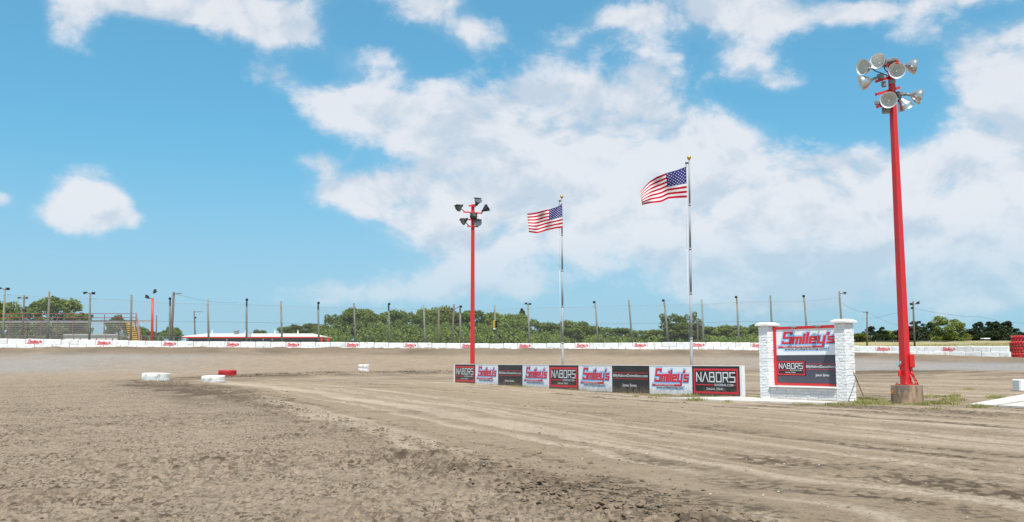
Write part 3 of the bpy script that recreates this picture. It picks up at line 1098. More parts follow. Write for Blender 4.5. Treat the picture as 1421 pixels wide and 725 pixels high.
# white framing behind the panels
for i in range(10):
    a, za = bp3[i]
    wdt = .12 if i < 9 else .16
    pm = MB()
    if i == 0:
        dv = bp3[1][0] - a
        ang = math.atan2(dv.y, dv.x)
        pm.box((-.06, .03, (a.z + za) / 2 - org.z + .012), (.12, .14, za - a.z + .03))
    elif i == 9:
        dv = a - bp3[8][0]
        ang = math.atan2(dv.y, dv.x)
        pm.box((.05, .085, (a.z + za) / 2 - org.z + .012), (.10, .19, za - a.z + .03))
    else:
        dv = bp3[i + 1][0] - bp3[i - 1][0]
        ang = math.atan2(dv.y, dv.x)
        pm.box((0, .11, (a.z + za) / 2 - org.z - .02), (.09, .09, za - a.z - .04))
    pm.build('post', m_white_trim, banner, (a.x - org.x, a.y - org.y, 0), (0, 0, ang))
for i in range(9):
    (a, za), (b, zb) = bp3[i], bp3[i + 1]
    A, B = Vector((a.x - org.x, a.y - org.y, za - org.z + .018)), Vector((b.x - org.x, b.y - org.y, zb - org.z + .018))
    dv = B - A
    rm = MB()
    rm.box((dv.length / 2, .03, 0), (dv.length - .004, .08, .03))
    rm.build('top_rail', m_white_trim, banner, A, (0, -math.asin(dv.z / dv.length), math.atan2(dv.y, dv.x)))

# ------------------------------------------------------------------ brick sign
cL, cR = G(1068, 553.4), G(1176.5, 557.6)                    # front corners of the two pillars
dv = cR - cL
SL = math.hypot(dv.x, dv.y)
sa = math.atan2(dv.y, dv.x)
sign = thing('brick_sign', 'white painted brick sign with two capped pillars and red framed boards', 'sign', (cL.x, cL.y, 0), sa)
PW, PD, PH = .43, .52, 2.74                                    # pillar width, depth, height under the cap
pill_x = [-PW, SL - PW]
CH = .1
SIGN_STUFF = MB()
BH = .093


def brick_mesh(l, d, seed):
    b = MB()
    r_ = random.Random(seed)
    b.box((0, 0, 0), (l, d, BH), bevel=.010)
    b.v = [(x + r_.uniform(-.005, .005), y + r_.uniform(-.006, .006), z + r_.uniform(-.003, .003)) for (x, y, z) in b.v]
    return b.mesh('brick', m_white_brick)


_bm = {}


def brick(l, d, parent, loc, rot=0.0):
    key = (round(l, 3), round(d, 3), rnd.randrange(5))
    if key not in _bm:
        _bm[key] = brick_mesh(l, d, len(_bm) + 11)
    return put(_bm[key], 'brick', parent, (loc[0] + rnd.uniform(-.005, .005), loc[1] + rnd.uniform(-.004, .004), loc[2]), (0, 0, rot + rnd.uniform(-.012, .012)))


for pxx in pill_x:
    core = MB()
    core.box((PW / 2, PD / 2, PH / 2), (PW - .032, PD - .032, PH))
    pil = core.build('pillar', m_mortar, sign, (pxx, 0, 0))
    hid = MB()
    g = .007
    nC = int(PH / CH)
    for c in range(nC):
        z = c * CH + CH / 2
        dpt = .10
        if c % 2 == 0:      # front and back rows run through
            w2 = (PW - g) / 2
            split = .5 if c % 4 == 0 else .36
            l1, l2 = (PW - g) * split, (PW - g) * (1 - split)
            brick(l1, dpt, pil, (l1 / 2, dpt / 2, z))
            brick(l2, dpt, pil, (PW - l2 / 2, dpt / 2, z))
            hid.box((PW / 2, PD - dpt / 2, z), (PW - g, dpt, BH))
            ls = PD - 2 * dpt - 2 * g
            brick(dpt, ls, pil, (PW - dpt / 2, PD / 2, z))
            hid.box((dpt / 2, PD / 2, z), (dpt, ls, BH))
            if c % 4 == 0:
                hid.box((PW - .051, PD - .051, z), (.1, .1, BH))
        else:
            l1 = (PD - g) * (.55 if c % 4 == 1 else .42)
            l2 = PD - g - l1
            brick(dpt, l1, pil, (PW - dpt / 2, l1 / 2, z))
            brick(dpt, l2, pil, (PW - dpt / 2, PD - l2 / 2, z))
            hid.box((dpt / 2, PD / 2, z), (dpt, PD - g, BH))
            lf = PW - 2 * dpt - 2 * g
            brick(lf, dpt, pil, (PW / 2, dpt / 2, z))
            hid.box((PW / 2, PD - dpt / 2, z), (lf, dpt, BH))
    hid.build('rear_brickwork', m_white_brick, pil)['kind'] = 'stuff'
    cap = MB()
    cap.box((0, 0, 0), (PW + .20, PD + .20, .09), bevel=.012)
    cap.box((0, 0, .07), (PW + .12, PD + .12, .05), taper=.7)
    cap.build('cap', m_white_trim, sign, (pxx + PW / 2, PD / 2, PH + .047))
# low base wall between the pillars
bx0, bx1 = .004, SL - PW - .004
BW = bx1 - bx0
core = MB()
core.box((BW / 2, .20, .21), (BW - .02, .34, .42))
bwall = core.build('base_wall', m_mortar, sign, (bx0, .02, 0))
z = 0
for c in range(4):
    h = .104
    x = 0.0
    first = True
    while x < BW - .04:
        l = rnd.choice([.22, .30, .30, .42, .48]) if not first else rnd.choice([.16, .3])
        first = False
        if x + l > BW - .12:
            l = BW - x
        o = brick(l - .012, .10, bwall, (x + l / 2, .055, c * h + h / 2))
        x += l
led = MB()
led.box((BW / 2, .21, .468), (BW - .004, .50, .055), bevel=.012)
led.build('ledge', m_white_trim, sign, (bx0, -.02, -.012))
# boards: red frame, pale upper board, dark lower board
fy = .36
FZ0, FZ1 = .51, 2.70
FW = SL - PW
fr = MB()
fr.box((.065, 0, (FZ0 + FZ1) / 2), (.13, .10, FZ1 - FZ0))
fr.box((FW - .065, 0, (FZ0 + FZ1) / 2), (.13, .10, FZ1 - FZ0))
fr.box((FW / 2, 0, FZ1 - .05), (FW - .262, .098, .10))
fr.box((FW / 2, 0, FZ0 + .04), (FW - .262, .098, .08))
fr.build('red_frame', m_red, sign, (0, fy, 0))
MIDZ = 1.63
ub = MB()
ub.box((FW / 2, 0, (MIDZ + FZ1 - .10) / 2), (FW - .262, .05, FZ1 - .10 - MIDZ - .004))
ubo = ub.build('upper_board', mat('board_white', (.85, .87, .90), .5, var=.1, vscale=1.5), sign, (0, fy, 0))
pr = MB()
smiley_logo(pr, .20, FW - .12, MIDZ + .16, FZ1 - .15, -.028)
pr.build('print', PRINT, ubo)
lb = MB()
lb.box((FW / 2, 0, (MIDZ + FZ0 + .08) / 2), (FW - .262, .05, MIDZ - FZ0 - .08 - .004))
lbo = lb.build('lower_board', m_slate, sign, (0, fy, 0))
pr = MB()
pr.cur = 3
pr.add([(.15, -.027, .86), (1.42, -.027, .86), (1.42, -.027, 1.42), (.15, -.027, 1.42)], [(0, 1, 2, 3)], False)
nabors(pr, .15, 1.36, .89, 1.40, -.029)
demolition(pr, 1.38, 2.92, .69, 1.53, -.029, tz=.20)
pr.build('print', PRINT, lbo)
# clip lamps on the top rail
for lx in (1.06, 2.12):
    q = MB()
    q.box((0, -.06, .0), (.05, .14, .05))
    q.box((.0, -.16, -.01), (.17, .12, .07), rot=(.5, 0, 0), bevel=.015)
    q.box((-.16, -.10, .01), (.18, .04, .03))
    q.build('clip_lamp', m_ballast, sign, (lx, fy - .02, FZ1 - .02))
# thin rod against the pillar
p0, p1 = G(1199, 552), P(1184.2, 516.8, 31.35)
rod = thing('rod', 'thin black rod with a yellow tip leaning on the brick sign pillar', 'rod', p0)
q = MB(); q.tube((0, 0, 0), p1 - p0, .016, .016, 6); q.build('shaft', m_dark, rod)
q = MB(); q.tube((p1 - p0) * .93, (p1 - p0) * 1.0, .026, .02, 6); q.build('tip', m_amber, rod)

# ------------------------------------------------------------------ concrete pads and blocks on the ground
def pad(name, pix, label, h=.05, mt=m_pad, top=True):
    pts = [G(*p) for p in pix]
    c = sum(pts, Vector()) / len(pts)
    mb = MB()
    n = len(pts)
    vs = [(p.x - c.x, p.y - c.y, -.05) for p in pts] + [(p.x - c.x, p.y - c.y, h) for p in pts]
    mb.add(vs, [tuple(range(n, 2 * n)), tuple(range(n))[::-1]] + [(i, (i + 1) % n, n + (i + 1) % n, n + i) for i in range(n)], False)
    o = mb.build(name, mt, None, (c.x, c.y, c.z))
    return tag(o, label, 'slab')


sp = pad('concrete_pad', [(926, 554.0), (1000, 557.2), (1080, 559.6), (1150, 561.3), (1166, 560.0), (1100, 556.6), (1062, 554.4), (1034, 552.3), (980, 553.0)], 'white painted concrete pad on the ground before the brick sign', .05)
q = MB()
stripe = [G(x, y) for x, y in ((1026, 556.0), (1050, 557.6), (1056, 557.0), (1030, 555.5))]
q.add([(p.x - sp.location.x, p.y - sp.location.y, .054) for p in stripe], [(0, 1, 2, 3)], False)
q.build('faded_stripe', mat('faded_red_paint', (.62, .35, .32), .8, var=.6, vscale=5, col2=(.72, .68, .64)), sp)
pad('concrete_slab', [(1344, 563.2), (1378, 564.6), (1440, 555.6), (1440, 546.5), (1425, 548.2)], 'pale concrete slab edge beside the red lamp pole, pointed end towards the weeds', .05)
pad('concrete_slab', [(1386, 565.4), (1440, 568.0), (1440, 557.5)], 'smaller pale concrete slab lying beside the pointed slab', .06)
pb3 = G(1424, 543.2)
q = MB(); q.box((0, 0, .27), (1.2, .6, .58), bevel=.05)
tag(q.build('concrete_block', m_white_block, None, (pb3.x + .25, pb3.y + .3, pb3.z), (0, 0, .1)), 'single white concrete block standing alone on the infield by the slabs', 'block')
bb = G(1256, 560.8)
q = MB()
q.box((0, 0, .05), (.30, .11, .10), bevel=.02); q.box((.05, 0, .11), (.12, .08, .05), bevel=.01)
tag(q.build('scrap_part', m_dark, None, (bb.x, bb.y - .1, bb.z), (0, 0, .15)), 'small black scrap lying in the grass at the lamp pole footing', 'scrap')


# ------------------------------------------------------------------ tyres
def tyre_mesh(Rr, H, m, lugs=30, seed=0):
    mb = MB()
    r_ = random.Random(seed)
    i = Rr * .56
    b = H / 2
    prof = [(i, b * .55), (i * 1.04, b * .70), (Rr * .74, b * .98), (Rr * .88, b * .95), (Rr * .955, b * .80), (Rr * .965, 0), (Rr * .955, -b * .80), (Rr * .88, -b * .95), (Rr * .74, -b * .98), (i * 1.04, -b * .70), (i, -b * .55)]
    mb.lathe([(r, z + b) for (r, z) in prof][::-1], 48, smooth=True)
    for k in range(lugs):
        for s in (1, -1):
            a = 2 * PI * (k + (.5 if s < 0 else 0)) / lugs
            M = Matrix.Rotation(a, 4, 'Z') @ Matrix.Translation((Rr * .965, 0, b + s * b * .45)) @ Matrix.Rotation(s * .5, 4, 'X')
            mb.box((0, 0, 0), (.10 * Rr, 2 * PI * Rr / lugs * .50, b * .86), rot=M)
    return mb.mesh('tyre', m)


def tyre(px, py, wpx, hpx, m, label, group, seed=0, dz=0.0, tilt=(0, 0), lugs=30, base=None):
    g_ = G(px, py) if base is None else base
    rr = wpx * g_.y / FPX / 2
    hh = hpx * g_.y / FPX
    o = put(tyre_mesh(rr, hh, m, lugs, seed), 'tyre', None, (g_.x, g_.y + rr * .9, g_.z - .03 + dz), (tilt[0], tilt[1], seed * 1.3))
    return tag(o, label, 'tyre', group), hh, g_


GT = 'tyres marking the inner edge of the track'
tyre(209.5, 530.2, 36, 12.6, m_twhite, 'large white painted tyre with rust streaks lying on the track edge', GT, 1, tilt=(.0, .04), lugs=34)
tyre(291.5, 531.6, 30.5, 10.6, m_twhite, 'clean white painted tyre lying just in front of the red one', GT, 2, tilt=(-.03, .0))
tyre(312, 522.4, 24, 9.0, m_tred, 'red painted tyre lying flat behind a white tyre', GT, 3)
_, hh, g_ = tyre(503.8, 516.2, 15.2, 5.2, m_twhite, 'lower grey-white tyre of the small two tyre stack', GT, 4, lugs=22)
tyre(503.8, 516.2, 15.0, 5.2, m_twhite, 'upper white tyre of the small two tyre stack', GT, 5, dz=hh, base=g_, lugs=22)
GR = 'red tyres stacked at the end of the wall'
g_ = G(1421, 497.2)
z = 0
for k, (lab, ox) in enumerate((('bottom red painted tyre of the stack past the wall end', -.08), ('middle red painted tyre of the stack past the wall end', .0), ('top red painted tyre of the near stack past the wall end', .02))):
    o, hh, _ = tyre(1421, 497.2, 34, 8.0, m_tred, lab, GR, 6 + k, dz=z, base=Vector((g_.x + ox + .75, g_.y, g_.z)), lugs=26)
    z += hh
g2 = Vector((g_.x + 1.75, g_.y + 1.5, gz(g_.x + 1.75, g_.y + 1.5)))
z = 0
for k, lab in enumerate(('bottom red tyre of the taller stack behind', 'second red tyre up the taller stack behind', 'third red tyre up the taller stack behind', 'topmost red tyre of the taller stack behind')):
    o, hh, _ = tyre(1421, 497.2, 33, 8.0, m_tred, lab, GR, 10 + k, dz=z, base=g2, lugs=26)
    z += hh
g_ = P(1245.5, 492, 108)
o = put(tyre_mesh(.62, .3, m_rubber, 24, 3), 'tyre', None, (g_.x, 106.0, gz(g_.x, 106.0) + .12), (R(68), 0, R(20)))
tag(o, 'bare black tyre leaning against the white wall behind the red pole', 'tyre')


# ------------------------------------------------------------------ big red lamp pole
def reflector_mesh(name, r=.268, L=.375):
    out = [(.045, 0), (.065, .015), (.10, .055), (.165, .125), (.220, .21), (.252, .29), (r, L), (r + .010, L + .006)]
    inn = [(r - .012, L), (.240, .29), (.206, .215), (.150, .135), (.085, .078), (.0, .06)]
    mb = MB()
    mb.cur = 0
    mb.lathe(out, 28)
    mb.cur = 1
    mb.lathe([out[-1]] + inn, 28)
    mb.cur = 2
    mb.lathe([(0.0, .26), (.03, .25), (.045, .2), (.04, .14), (.025, .08)][::-1], 10)
    return mb.mesh(name, [m_alu, m_alu_in, m_bulb])


refl = reflector_mesh('reflector')
fc = P(1258.5, 547, 30.15)
lp = thing('lamp_pole', 'tall square red lamp pole on a round concrete footing, eight silver bowl lamps', 'lamp pole', (fc.x, 30.15, 0))
LO = Vector(lp.location)
q = MB()
q.lathe([(.0, -.1), (.50, -.1), (.495, .0), (.49, .3), (.485, .60), (.465, .625), (.0, .625)], 40)
q.build('footing', m_concrete, lp)
ptop = P(1236.3, 87.5, 30.15)
ph0, ph1 = .66, ptop.z
cx0 = P(1257.0, 530, 30.15).x - LO.x
cx1 = ptop.x - LO.x
q = MB()
q.tube((cx0, 0, ph0), (cx1, 0, ph1), .172, .108, 4, smooth=False, phase=R(67))
q.build('pole', m_red, lp)
q = MB(); q.box((cx0, 0, .642), (.46, .46, .034), rot=(0, 0, R(22))); q.build('base_plate', m_red, lp)
for s1 in (-1, 1):
    for s2 in (-1, 1):
        q = MB(); v = Matrix.Rotation(R(22), 3, 'Z') @ Vector((s1 * .19, s2 * .19, 0)); q.tube((cx0 + v.x, v.y, .655), (cx0 + v.x, v.y, .70), .018, .018, 6); q.build('bolt', m_ballast, lp)


def ZP(zx, zy, dy=0.0):
    return P(1180 + zx / 6.59, 60 + zy / 6.59, 30.15 + dy) - LO


vr = Vector((.92, -.39, 0)); vv = Vector((-.39, -.92, 0)); vu = Vector((0, 0, 1))


def arm(a, b, w=.075):
    A, B = ZP(*a), ZP(*b)
    mb = MB()
    d = B - A
    M = axis_matrix((A + B) / 2, d)
    mb.box((0, 0, 0), (w, w, d.length), rot=M)
    mb.build('crossarm', m_red, lp)


arm((315, 205, .25), (436, 172, -.45), .10)
arm((235, 352, -.10), (352, 316, .06), .085)
arm((235, 470, -.2), (447, 408, .25), .085)
arm((245, 585, -.2), (455, 522, .25), .085)
LAMPS = [  # neck position (zoom px, dy), axis (right, towards viewer, up), ballast
    ((188, 226, -.05), (-.66, .66, -.05)),
    ((296, 196, -.10), (-.40, .86, .10)),
    ((418, 262, -.05), (.08, .95, -.16)),
    ((497, 204, .05), (.88, -.12, -.18)),
    ((196, 334, -.10), (-.90, .12, -.28)),
    ((362, 528, -.05), (-.10, .95, -.16)),
    ((462, 508, .10), (.34, -.35, -.75)),
    ((546, 474, .10), (.90, -.10, -.26)),
]
for (np_, ax) in LAMPS:
    d = (vr * ax[0] + vv * ax[1] + vu * ax[2]).normalized()
    A = ZP(*np_)
    q = MB()
    q.tube((0, 0, -.16), (0, 0, .03), .045, .05, 10)
    q.tube((0, 0, -.26), (0, 0, -.14), .032, .032, 8)
    lo_ = put(q.mesh('floodlight', m_ballast), 'floodlight', lp)
    lo_.matrix_local = axis_matrix(A, d)
    put(refl, 'reflector', lo_)
for (zx, zy, dy, s, rz) in ((382, 158, -.25, (.36, .20, .14), -.3), (276, 306, -.1, (.22, .16, .17), -.3), (305, 378, .1, (.16, .15, .19), 0), (384, 352, -.1, (.2, .15, .15), 0), (446, 466, .1, (.25, .17, .16), -.3), (250, 548, -.1, (.18, .17, .16), -.3), (330, 612, .12, (.3, .3, .2), 0)):
    A = ZP(zx, zy, dy)
    q = MB()
    q.box((0, 0, 0), s, bevel=.03)
    q.build('ballast_box', m_ballast, lp, A, (0, 0, rz - .4))
for pts in ([(190, 228, -.05), (235, 260, 0), (300, 280, 0), (340, 300, 0)], [(300, 200, 0), (320, 250, 0), (345, 270, 0)], [(497, 204, .05), (460, 200, 0), (400, 180, -.2)], [(546, 474, .1), (490, 478, .1), (450, 470, .1)], [(196, 334, -.1), (240, 322, -.1), (280, 310, -.1)], [(462, 508, .1), (440, 500, .1), (410, 500, 0), (375, 510, 0)],
            [(410, 610, 0), (420, 660, -.05), (412, 690, 0), (385, 700, 0)]):
    q = MB()
    q.path([ZP(*p) for p in pts], .018, 6)
    q.build('cable', m_wire, lp)
# boxes and conduits low on the pole
def LPp(px, py, dy=0.0):
    return P(px, py, 30.15 + dy) - LO


A = LPp(1265.5, 501, -.1)
q = MB(); q.box((0, 0, 0), (.16, .14, .44), bevel=.012); q.box((.0, -.075, 0), (.14, .012, .40)); q.build('switch_box', m_red, lp, A, (0, 0, -.35))
for (px, py, s) in ((1248.6, 507.5, (.10, .10, .09)), (1248.5, 518.5, (.10, .10, .20))):
    q = MB(); q.box((0, 0, 0), s, bevel=.01); q.build('outlet_box', m_red, lp, LPp(px, py, -.02), (0, 0, -.35))
for k in range(2):
    q = MB()
    q.path([LPp(1263.6 + 1.8 * k, 510, -.1), LPp(1264.0 + 2 * k, 516, -.1), LPp(1267 + 2 * k, 524, -.1), LPp(1270 + 2.4 * k, 529, -.1), LPp(1272 + 2 * k, 534.2, -.1)], .02, 8)
    q.build('conduit', m_red, lp)
q = MB(); q.path([LPp(1263, 520, -.1), LPp(1264.5, 528, -.12), LPp(1266.5, 533, -.12)], .018, 6); q.build('conduit', m_red, lp)
q = MB(); q.box((0, 0, 0), (.13, .01, .04), rot=(0, .5, 0)); q.box((.08, 0, .07), (.05, .05, .08)); q.build('ribbon', m_teal, lp, LPp(1245.6, 506, -.1))
q = MB(); q.box((0, 0, 0), (.07, .015, .09), rot=(.1, .4, -.9)); q.build('tag', m_orange, lp, LPp(1238.0, 544.5, -.16))

# ------------------------------------------------------------------ middle red floodlight pole
YM = 74.0
mb0 = P(655.7, 500, YM)
mp = thing('lamp_pole', 'red floodlight pole with black lamps, behind the banner wall', 'lamp pole', (mb0.x, YM, gz(mb0.x, YM)))
MO = Vector(mp.location)


def ZM(zx, zy, dy=0.0):
    return P(620 + zx / 7.894, 265 + zy / 7.894, YM + dy) - MO


tp = ZM(286, 150)
q = MB(); q.tube((0, 0, -.2), (tp.x, 0, tp.z), .215, .155, 4, smooth=False, phase=R(30)); q.build('pole', m_red, mp)
for (a, b) in (((238, 164), (322, 170)), ((182, 232), (388, 247)), ((212, 314), (350, 322)), ((222, 388), (345, 394))):
    q = MB(); A, B = ZM(*a, -.2), ZM(*b, -.2); M = axis_matrix((A + B) / 2, B - A); q.box((0, 0, 0), (.10, .10, (B - A).length), rot=M); q.build('crossarm', m_red, mp)


def flood_mesh():
    mb = MB()
    prof = [(.06, -.26), (.13, -.24), (.20, -.10), (.31, .12), (.33, .16)]
    mb.cur = 0
    mb.lathe(prof, 14)
    mb.lathe([(0, -.26), (.06, -.26)], 14)
    mb.box((0, 0, -.33), (.2, .2, .16), bevel=.03)
    mb.box((0, .22, .16), (.64, .10, .05))
    mb.cur = 1
    mb.lathe([(.33, .16), (.30, .15), (0, .13)], 14)
    return mb.mesh('floodlight', [m_dark, m_glass])


fm = flood_mesh()
for (zx, zy, ax, bx_, by_) in ((136, 180, (-.55, .55, -.45), 195, 230), (338, 118, (.25, .55, .5), 300, 160), (428, 196, (.65, -.2, .5), 380, 240), (188, 330, (-.6, .3, -.4), 245, 385), (300, 282, (-.3, -.8, .2), 340, 316), (338, 352, (.15, .95, .05), 320, 390)):
    A, B = ZM(zx, zy, -.3), ZM(bx_, by_, -.2)
    q = MB()
    q.tube(A, B, .035, .035, 6)
    br = q.build('bracket', m_dark, mp)
    o = put(fm, 'floodlight', br)
    d = Vector((ax[0], -ax[1], ax[2]))
    o.matrix_local = axis_matrix(A, d)


# ------------------------------------------------------------------ flags on their poles
def flagpole(px_t, py_t, px_b, py_b, Y, r0, r1, label):
    t = P(px_t, py_t, Y)
    b = P(px_b, py_b, Y)
    z0 = gz(b.x, Y)
    o = thing('flagpole', label, 'flagpole', (b.x, Y, z0))
    O = Vector(o.location)
    T_ = t - O
    q = MB()
    n = 5
    for k in range(n):
        a, c = k / n, (k + 1) / n
        ra, rc = r0 + (r1 - r0) * a, r0 + (r1 - r0) * c
        q.tube(T_ * a + Vector((0, 0, 0)), T_ * c, ra, rc * 1.04, 12, caps=True)
    q.build('pole', m_galv, o)
    for k in range(1, n):
        q = MB(); q.tube(T_ * (k / n) - Vector((0, 0, .06)), T_ * (k / n) + Vector((0, 0, .06)), r0 * 1.15 * (1 - .3 * k / n), r0 * 1.15 * (1 - .3 * k / n), 12); q.build('collar', m_galv, o)
    q = MB()
    M = Matrix.Translation(T_ + Vector((0, 0, .22)))
    q.lathe([(0, .14), (.06, .125), (.11, .08), (.13, 0), (.11, -.08), (.06, -.125), (.03, -.15), (.03, -.24)][::-1], 14, M)
    q.build('finial_ball', m_gold, o)
    q = MB(); q.box(T_ + Vector((-.12, 0, -.12)), (.26, .08, .10)); q.tube(T_ + Vector((-.2, 0, -.16)), T_ + Vector((-.2, 0, -.42)), .02, .02, 6); q.build('pulley', m_dark, o)
    q = MB(); q.path([T_ + Vector((-.2, 0, -.3)), T_ * .6 + Vector((-.22, -.05, 0)), T_ * .15 + Vector((-.14, -.05, 0))], .008, 4); q.build('halyard', m_lwhite, o)
    return o


def flag(top, bot, Y, label, waves, zoom):
    ox, oy, sc = zoom
    nu, nv = 66, 52
    tu = np.array([p[0] for p in top]); bu = np.array([p[0] for p in bot])
    V = []
    for j in range(nv + 1):
        v = j / nv
        for i in range(nu + 1):
            u = i / nu
            zx = np.interp(u, tu, [p[1] for p in top]) * (1 - v) + np.interp(u, bu, [p[1] for p in bot]) * v
            zy = np.interp(u, tu, [p[2] for p in top]) * (1 - v) + np.interp(u, bu, [p[2] for p in bot]) * v
            zy += waves[2] * u * math.sin(u * 9 + v * 1.0 + waves[3]) * (1 if 0 < j < nv else .8)
            w = waves[0] * (.15 + u) * math.sin(u * waves[1] + v * 3.4 + waves[3]) + .10 * (.1 + u) * math.sin(u * 17 - v * 5)
            V.append(P(ox + zx / sc, oy + zy / sc, Y - .9 * u + w))
    org_ = V[0].copy()
    fs, mi = [], []
    cu = int(round(nu * .40))
    for j in range(nv):
        for i in range(nu):
            a = j * (nu + 1) + i
            fs.append((a, a + 1, a + nu + 2, a + nu + 1))
            st = j // 4
            mi.append(2 if (i < cu and st < 7) else (0 if st % 2 == 0 else 1))
    o = thing('flag', label, 'flag', org_)
    mb = MB()
    mb.v = [tuple(p - org_) for p in V]
    mb.f, mb.mi, mb.sm = fs, mi, [True] * len(fs)
    c = mb.build('cloth', [m_fred, m_fwhite, m_fblue], o)
    st = MB()
    for row in range(9):
        for k in range(6 if row % 2 == 0 else 5):
            uu = (.033 + (k + (0 if row % 2 == 0 else .5)) * .0667) * 1.0 * cu / (nu * .4)
            vv_ = (.06 + row * .055) * 1.0
            for sgn in (1, -1):
                fi, fj = uu * nu, vv_ * nv
                i, j = int(fi), int(fj)
                a = j * (nu + 1) + i
                p = V[a].lerp(V[a + 1], fi - i).lerp(V[a + nu + 1].lerp(V[a + nu + 2], fi - i), fj - j) - org_
                ex, ey = (V[a + 1] - V[a]).normalized(), (V[a + nu + 1] - V[a]).normalized()
                nn = ex.cross(ey).normalized() * .006 * sgn
                pts = [p + nn]
                for m_ in range(10):
                    rr = .050 if m_ % 2 == 0 else .021
                    an = -PI / 2 + m_ * PI / 5
                    pts.append(p + nn + ex * math.cos(an) * rr + ey * math.sin(an) * rr)
                st.add(pts, [(0, 1 + m_, 1 + (m_ + 1) % 10) for m_ in range(10)], False)
    so = st.build('star_field', m_fwhite, c)
    so['kind'] = 'stuff'
    return o


flagpole(779.6, 277.0, 781.0, 504, 72, .092, .055, 'shorter looking grey flagpole nearer the red floodlight pole')
flag([(0, 1262, 142), (.2, 1200, 180), (.4, 1120, 205), (.7, 1010, 228), (1, 880, 250)], [(0, 1268, 406), (.2, 1200, 412), (.45, 1100, 436), (.75, 990, 462), (1, 900, 458)], 71.8, 'smaller looking striped flag with stars, flying nearer the red floodlight pole', (.22, 8.5, 6, .4), (620, 265, 7.894))
flagpole(956.3, 224.0, 959.5, 506, 57, .090, .055, 'taller looking grey flagpole nearer the brick sign')
flag([(0, 662, 174), (.2, 550, 216), (.4, 430, 250), (.6, 330, 286), (.75, 258, 332), (.88, 205, 392), (1, 148, 462)], [(0, 672, 520), (.22, 570, 524), (.4, 465, 530), (.55, 385, 566), (.75, 280, 582), (1, 168, 606)], 56.8, 'larger looking striped flag with stars, flying nearer the brick sign', (.30, 7.0, 6, 2.2), (870, 210, 8.055))


# ------------------------------------------------------------------ fence poles behind the wall
def wall_y(px):
    pxs = WLINE[24:-36, 0] / WLINE[24:-36, 1] * FPX + CX
    return float(np.interp(px, pxs, WLINE[24:-36, 1]))


def lamp_small(parent, p, d, s=1.0):
    q = MB()
    q.box((0, 0, .12 * s), (.30 * s, .24 * s, .30 * s), taper=1.25)
    q.box((0, 0, -.10 * s), (.14 * s, .14 * s, .16 * s))
    q.box((0, 0.13 * s, .30 * s), (.36 * s, .04 * s, .16 * s))
    o = q.build('lamp', m_dark, parent)
    o.matrix_local = axis_matrix(p, d)
    return o


def field_pole(pt, pb, Y, r, m, label, cat, name, lamps=(), group=None, dz=0.0, arms=()):
    t, b = P(pt[0], pt[1], Y), P(pb[0], pb[1], Y)
    zg = gz(b.x, Y)
    f = (b.z - zg) / max(t.z - b.z, .1)
    base = Vector((b.x - (t.x - b.x) * f, Y, zg))
    o = thing(name, label, cat, base, 0, group)
    T_ = t - base
    q = MB()
    q.tube((-T_.x * .05, 0, -T_.z * .05), T_, r * 1.12, r * .86, 10)
    q.build('pole', m, o)
    for (dx, dzz, d, s) in lamps:
        pp = T_ + Vector((dx, -.25, dzz))
        q = MB(); q.tube(T_ + Vector((0, -.02, dzz - .12)), pp, .04, .04, 6); q.build('lamp_arm', m_dark, o)
        lamp_small(o, pp, d, s)
    for (h, x0, x1, tilt) in arms:
        q = MB(); q.box(((x0 + x1) / 2, -.12, T_.z + h), (abs(x1 - x0), .08, .09), rot=(0, tilt, 0)); q.build('crossarm', m, o)
    return o


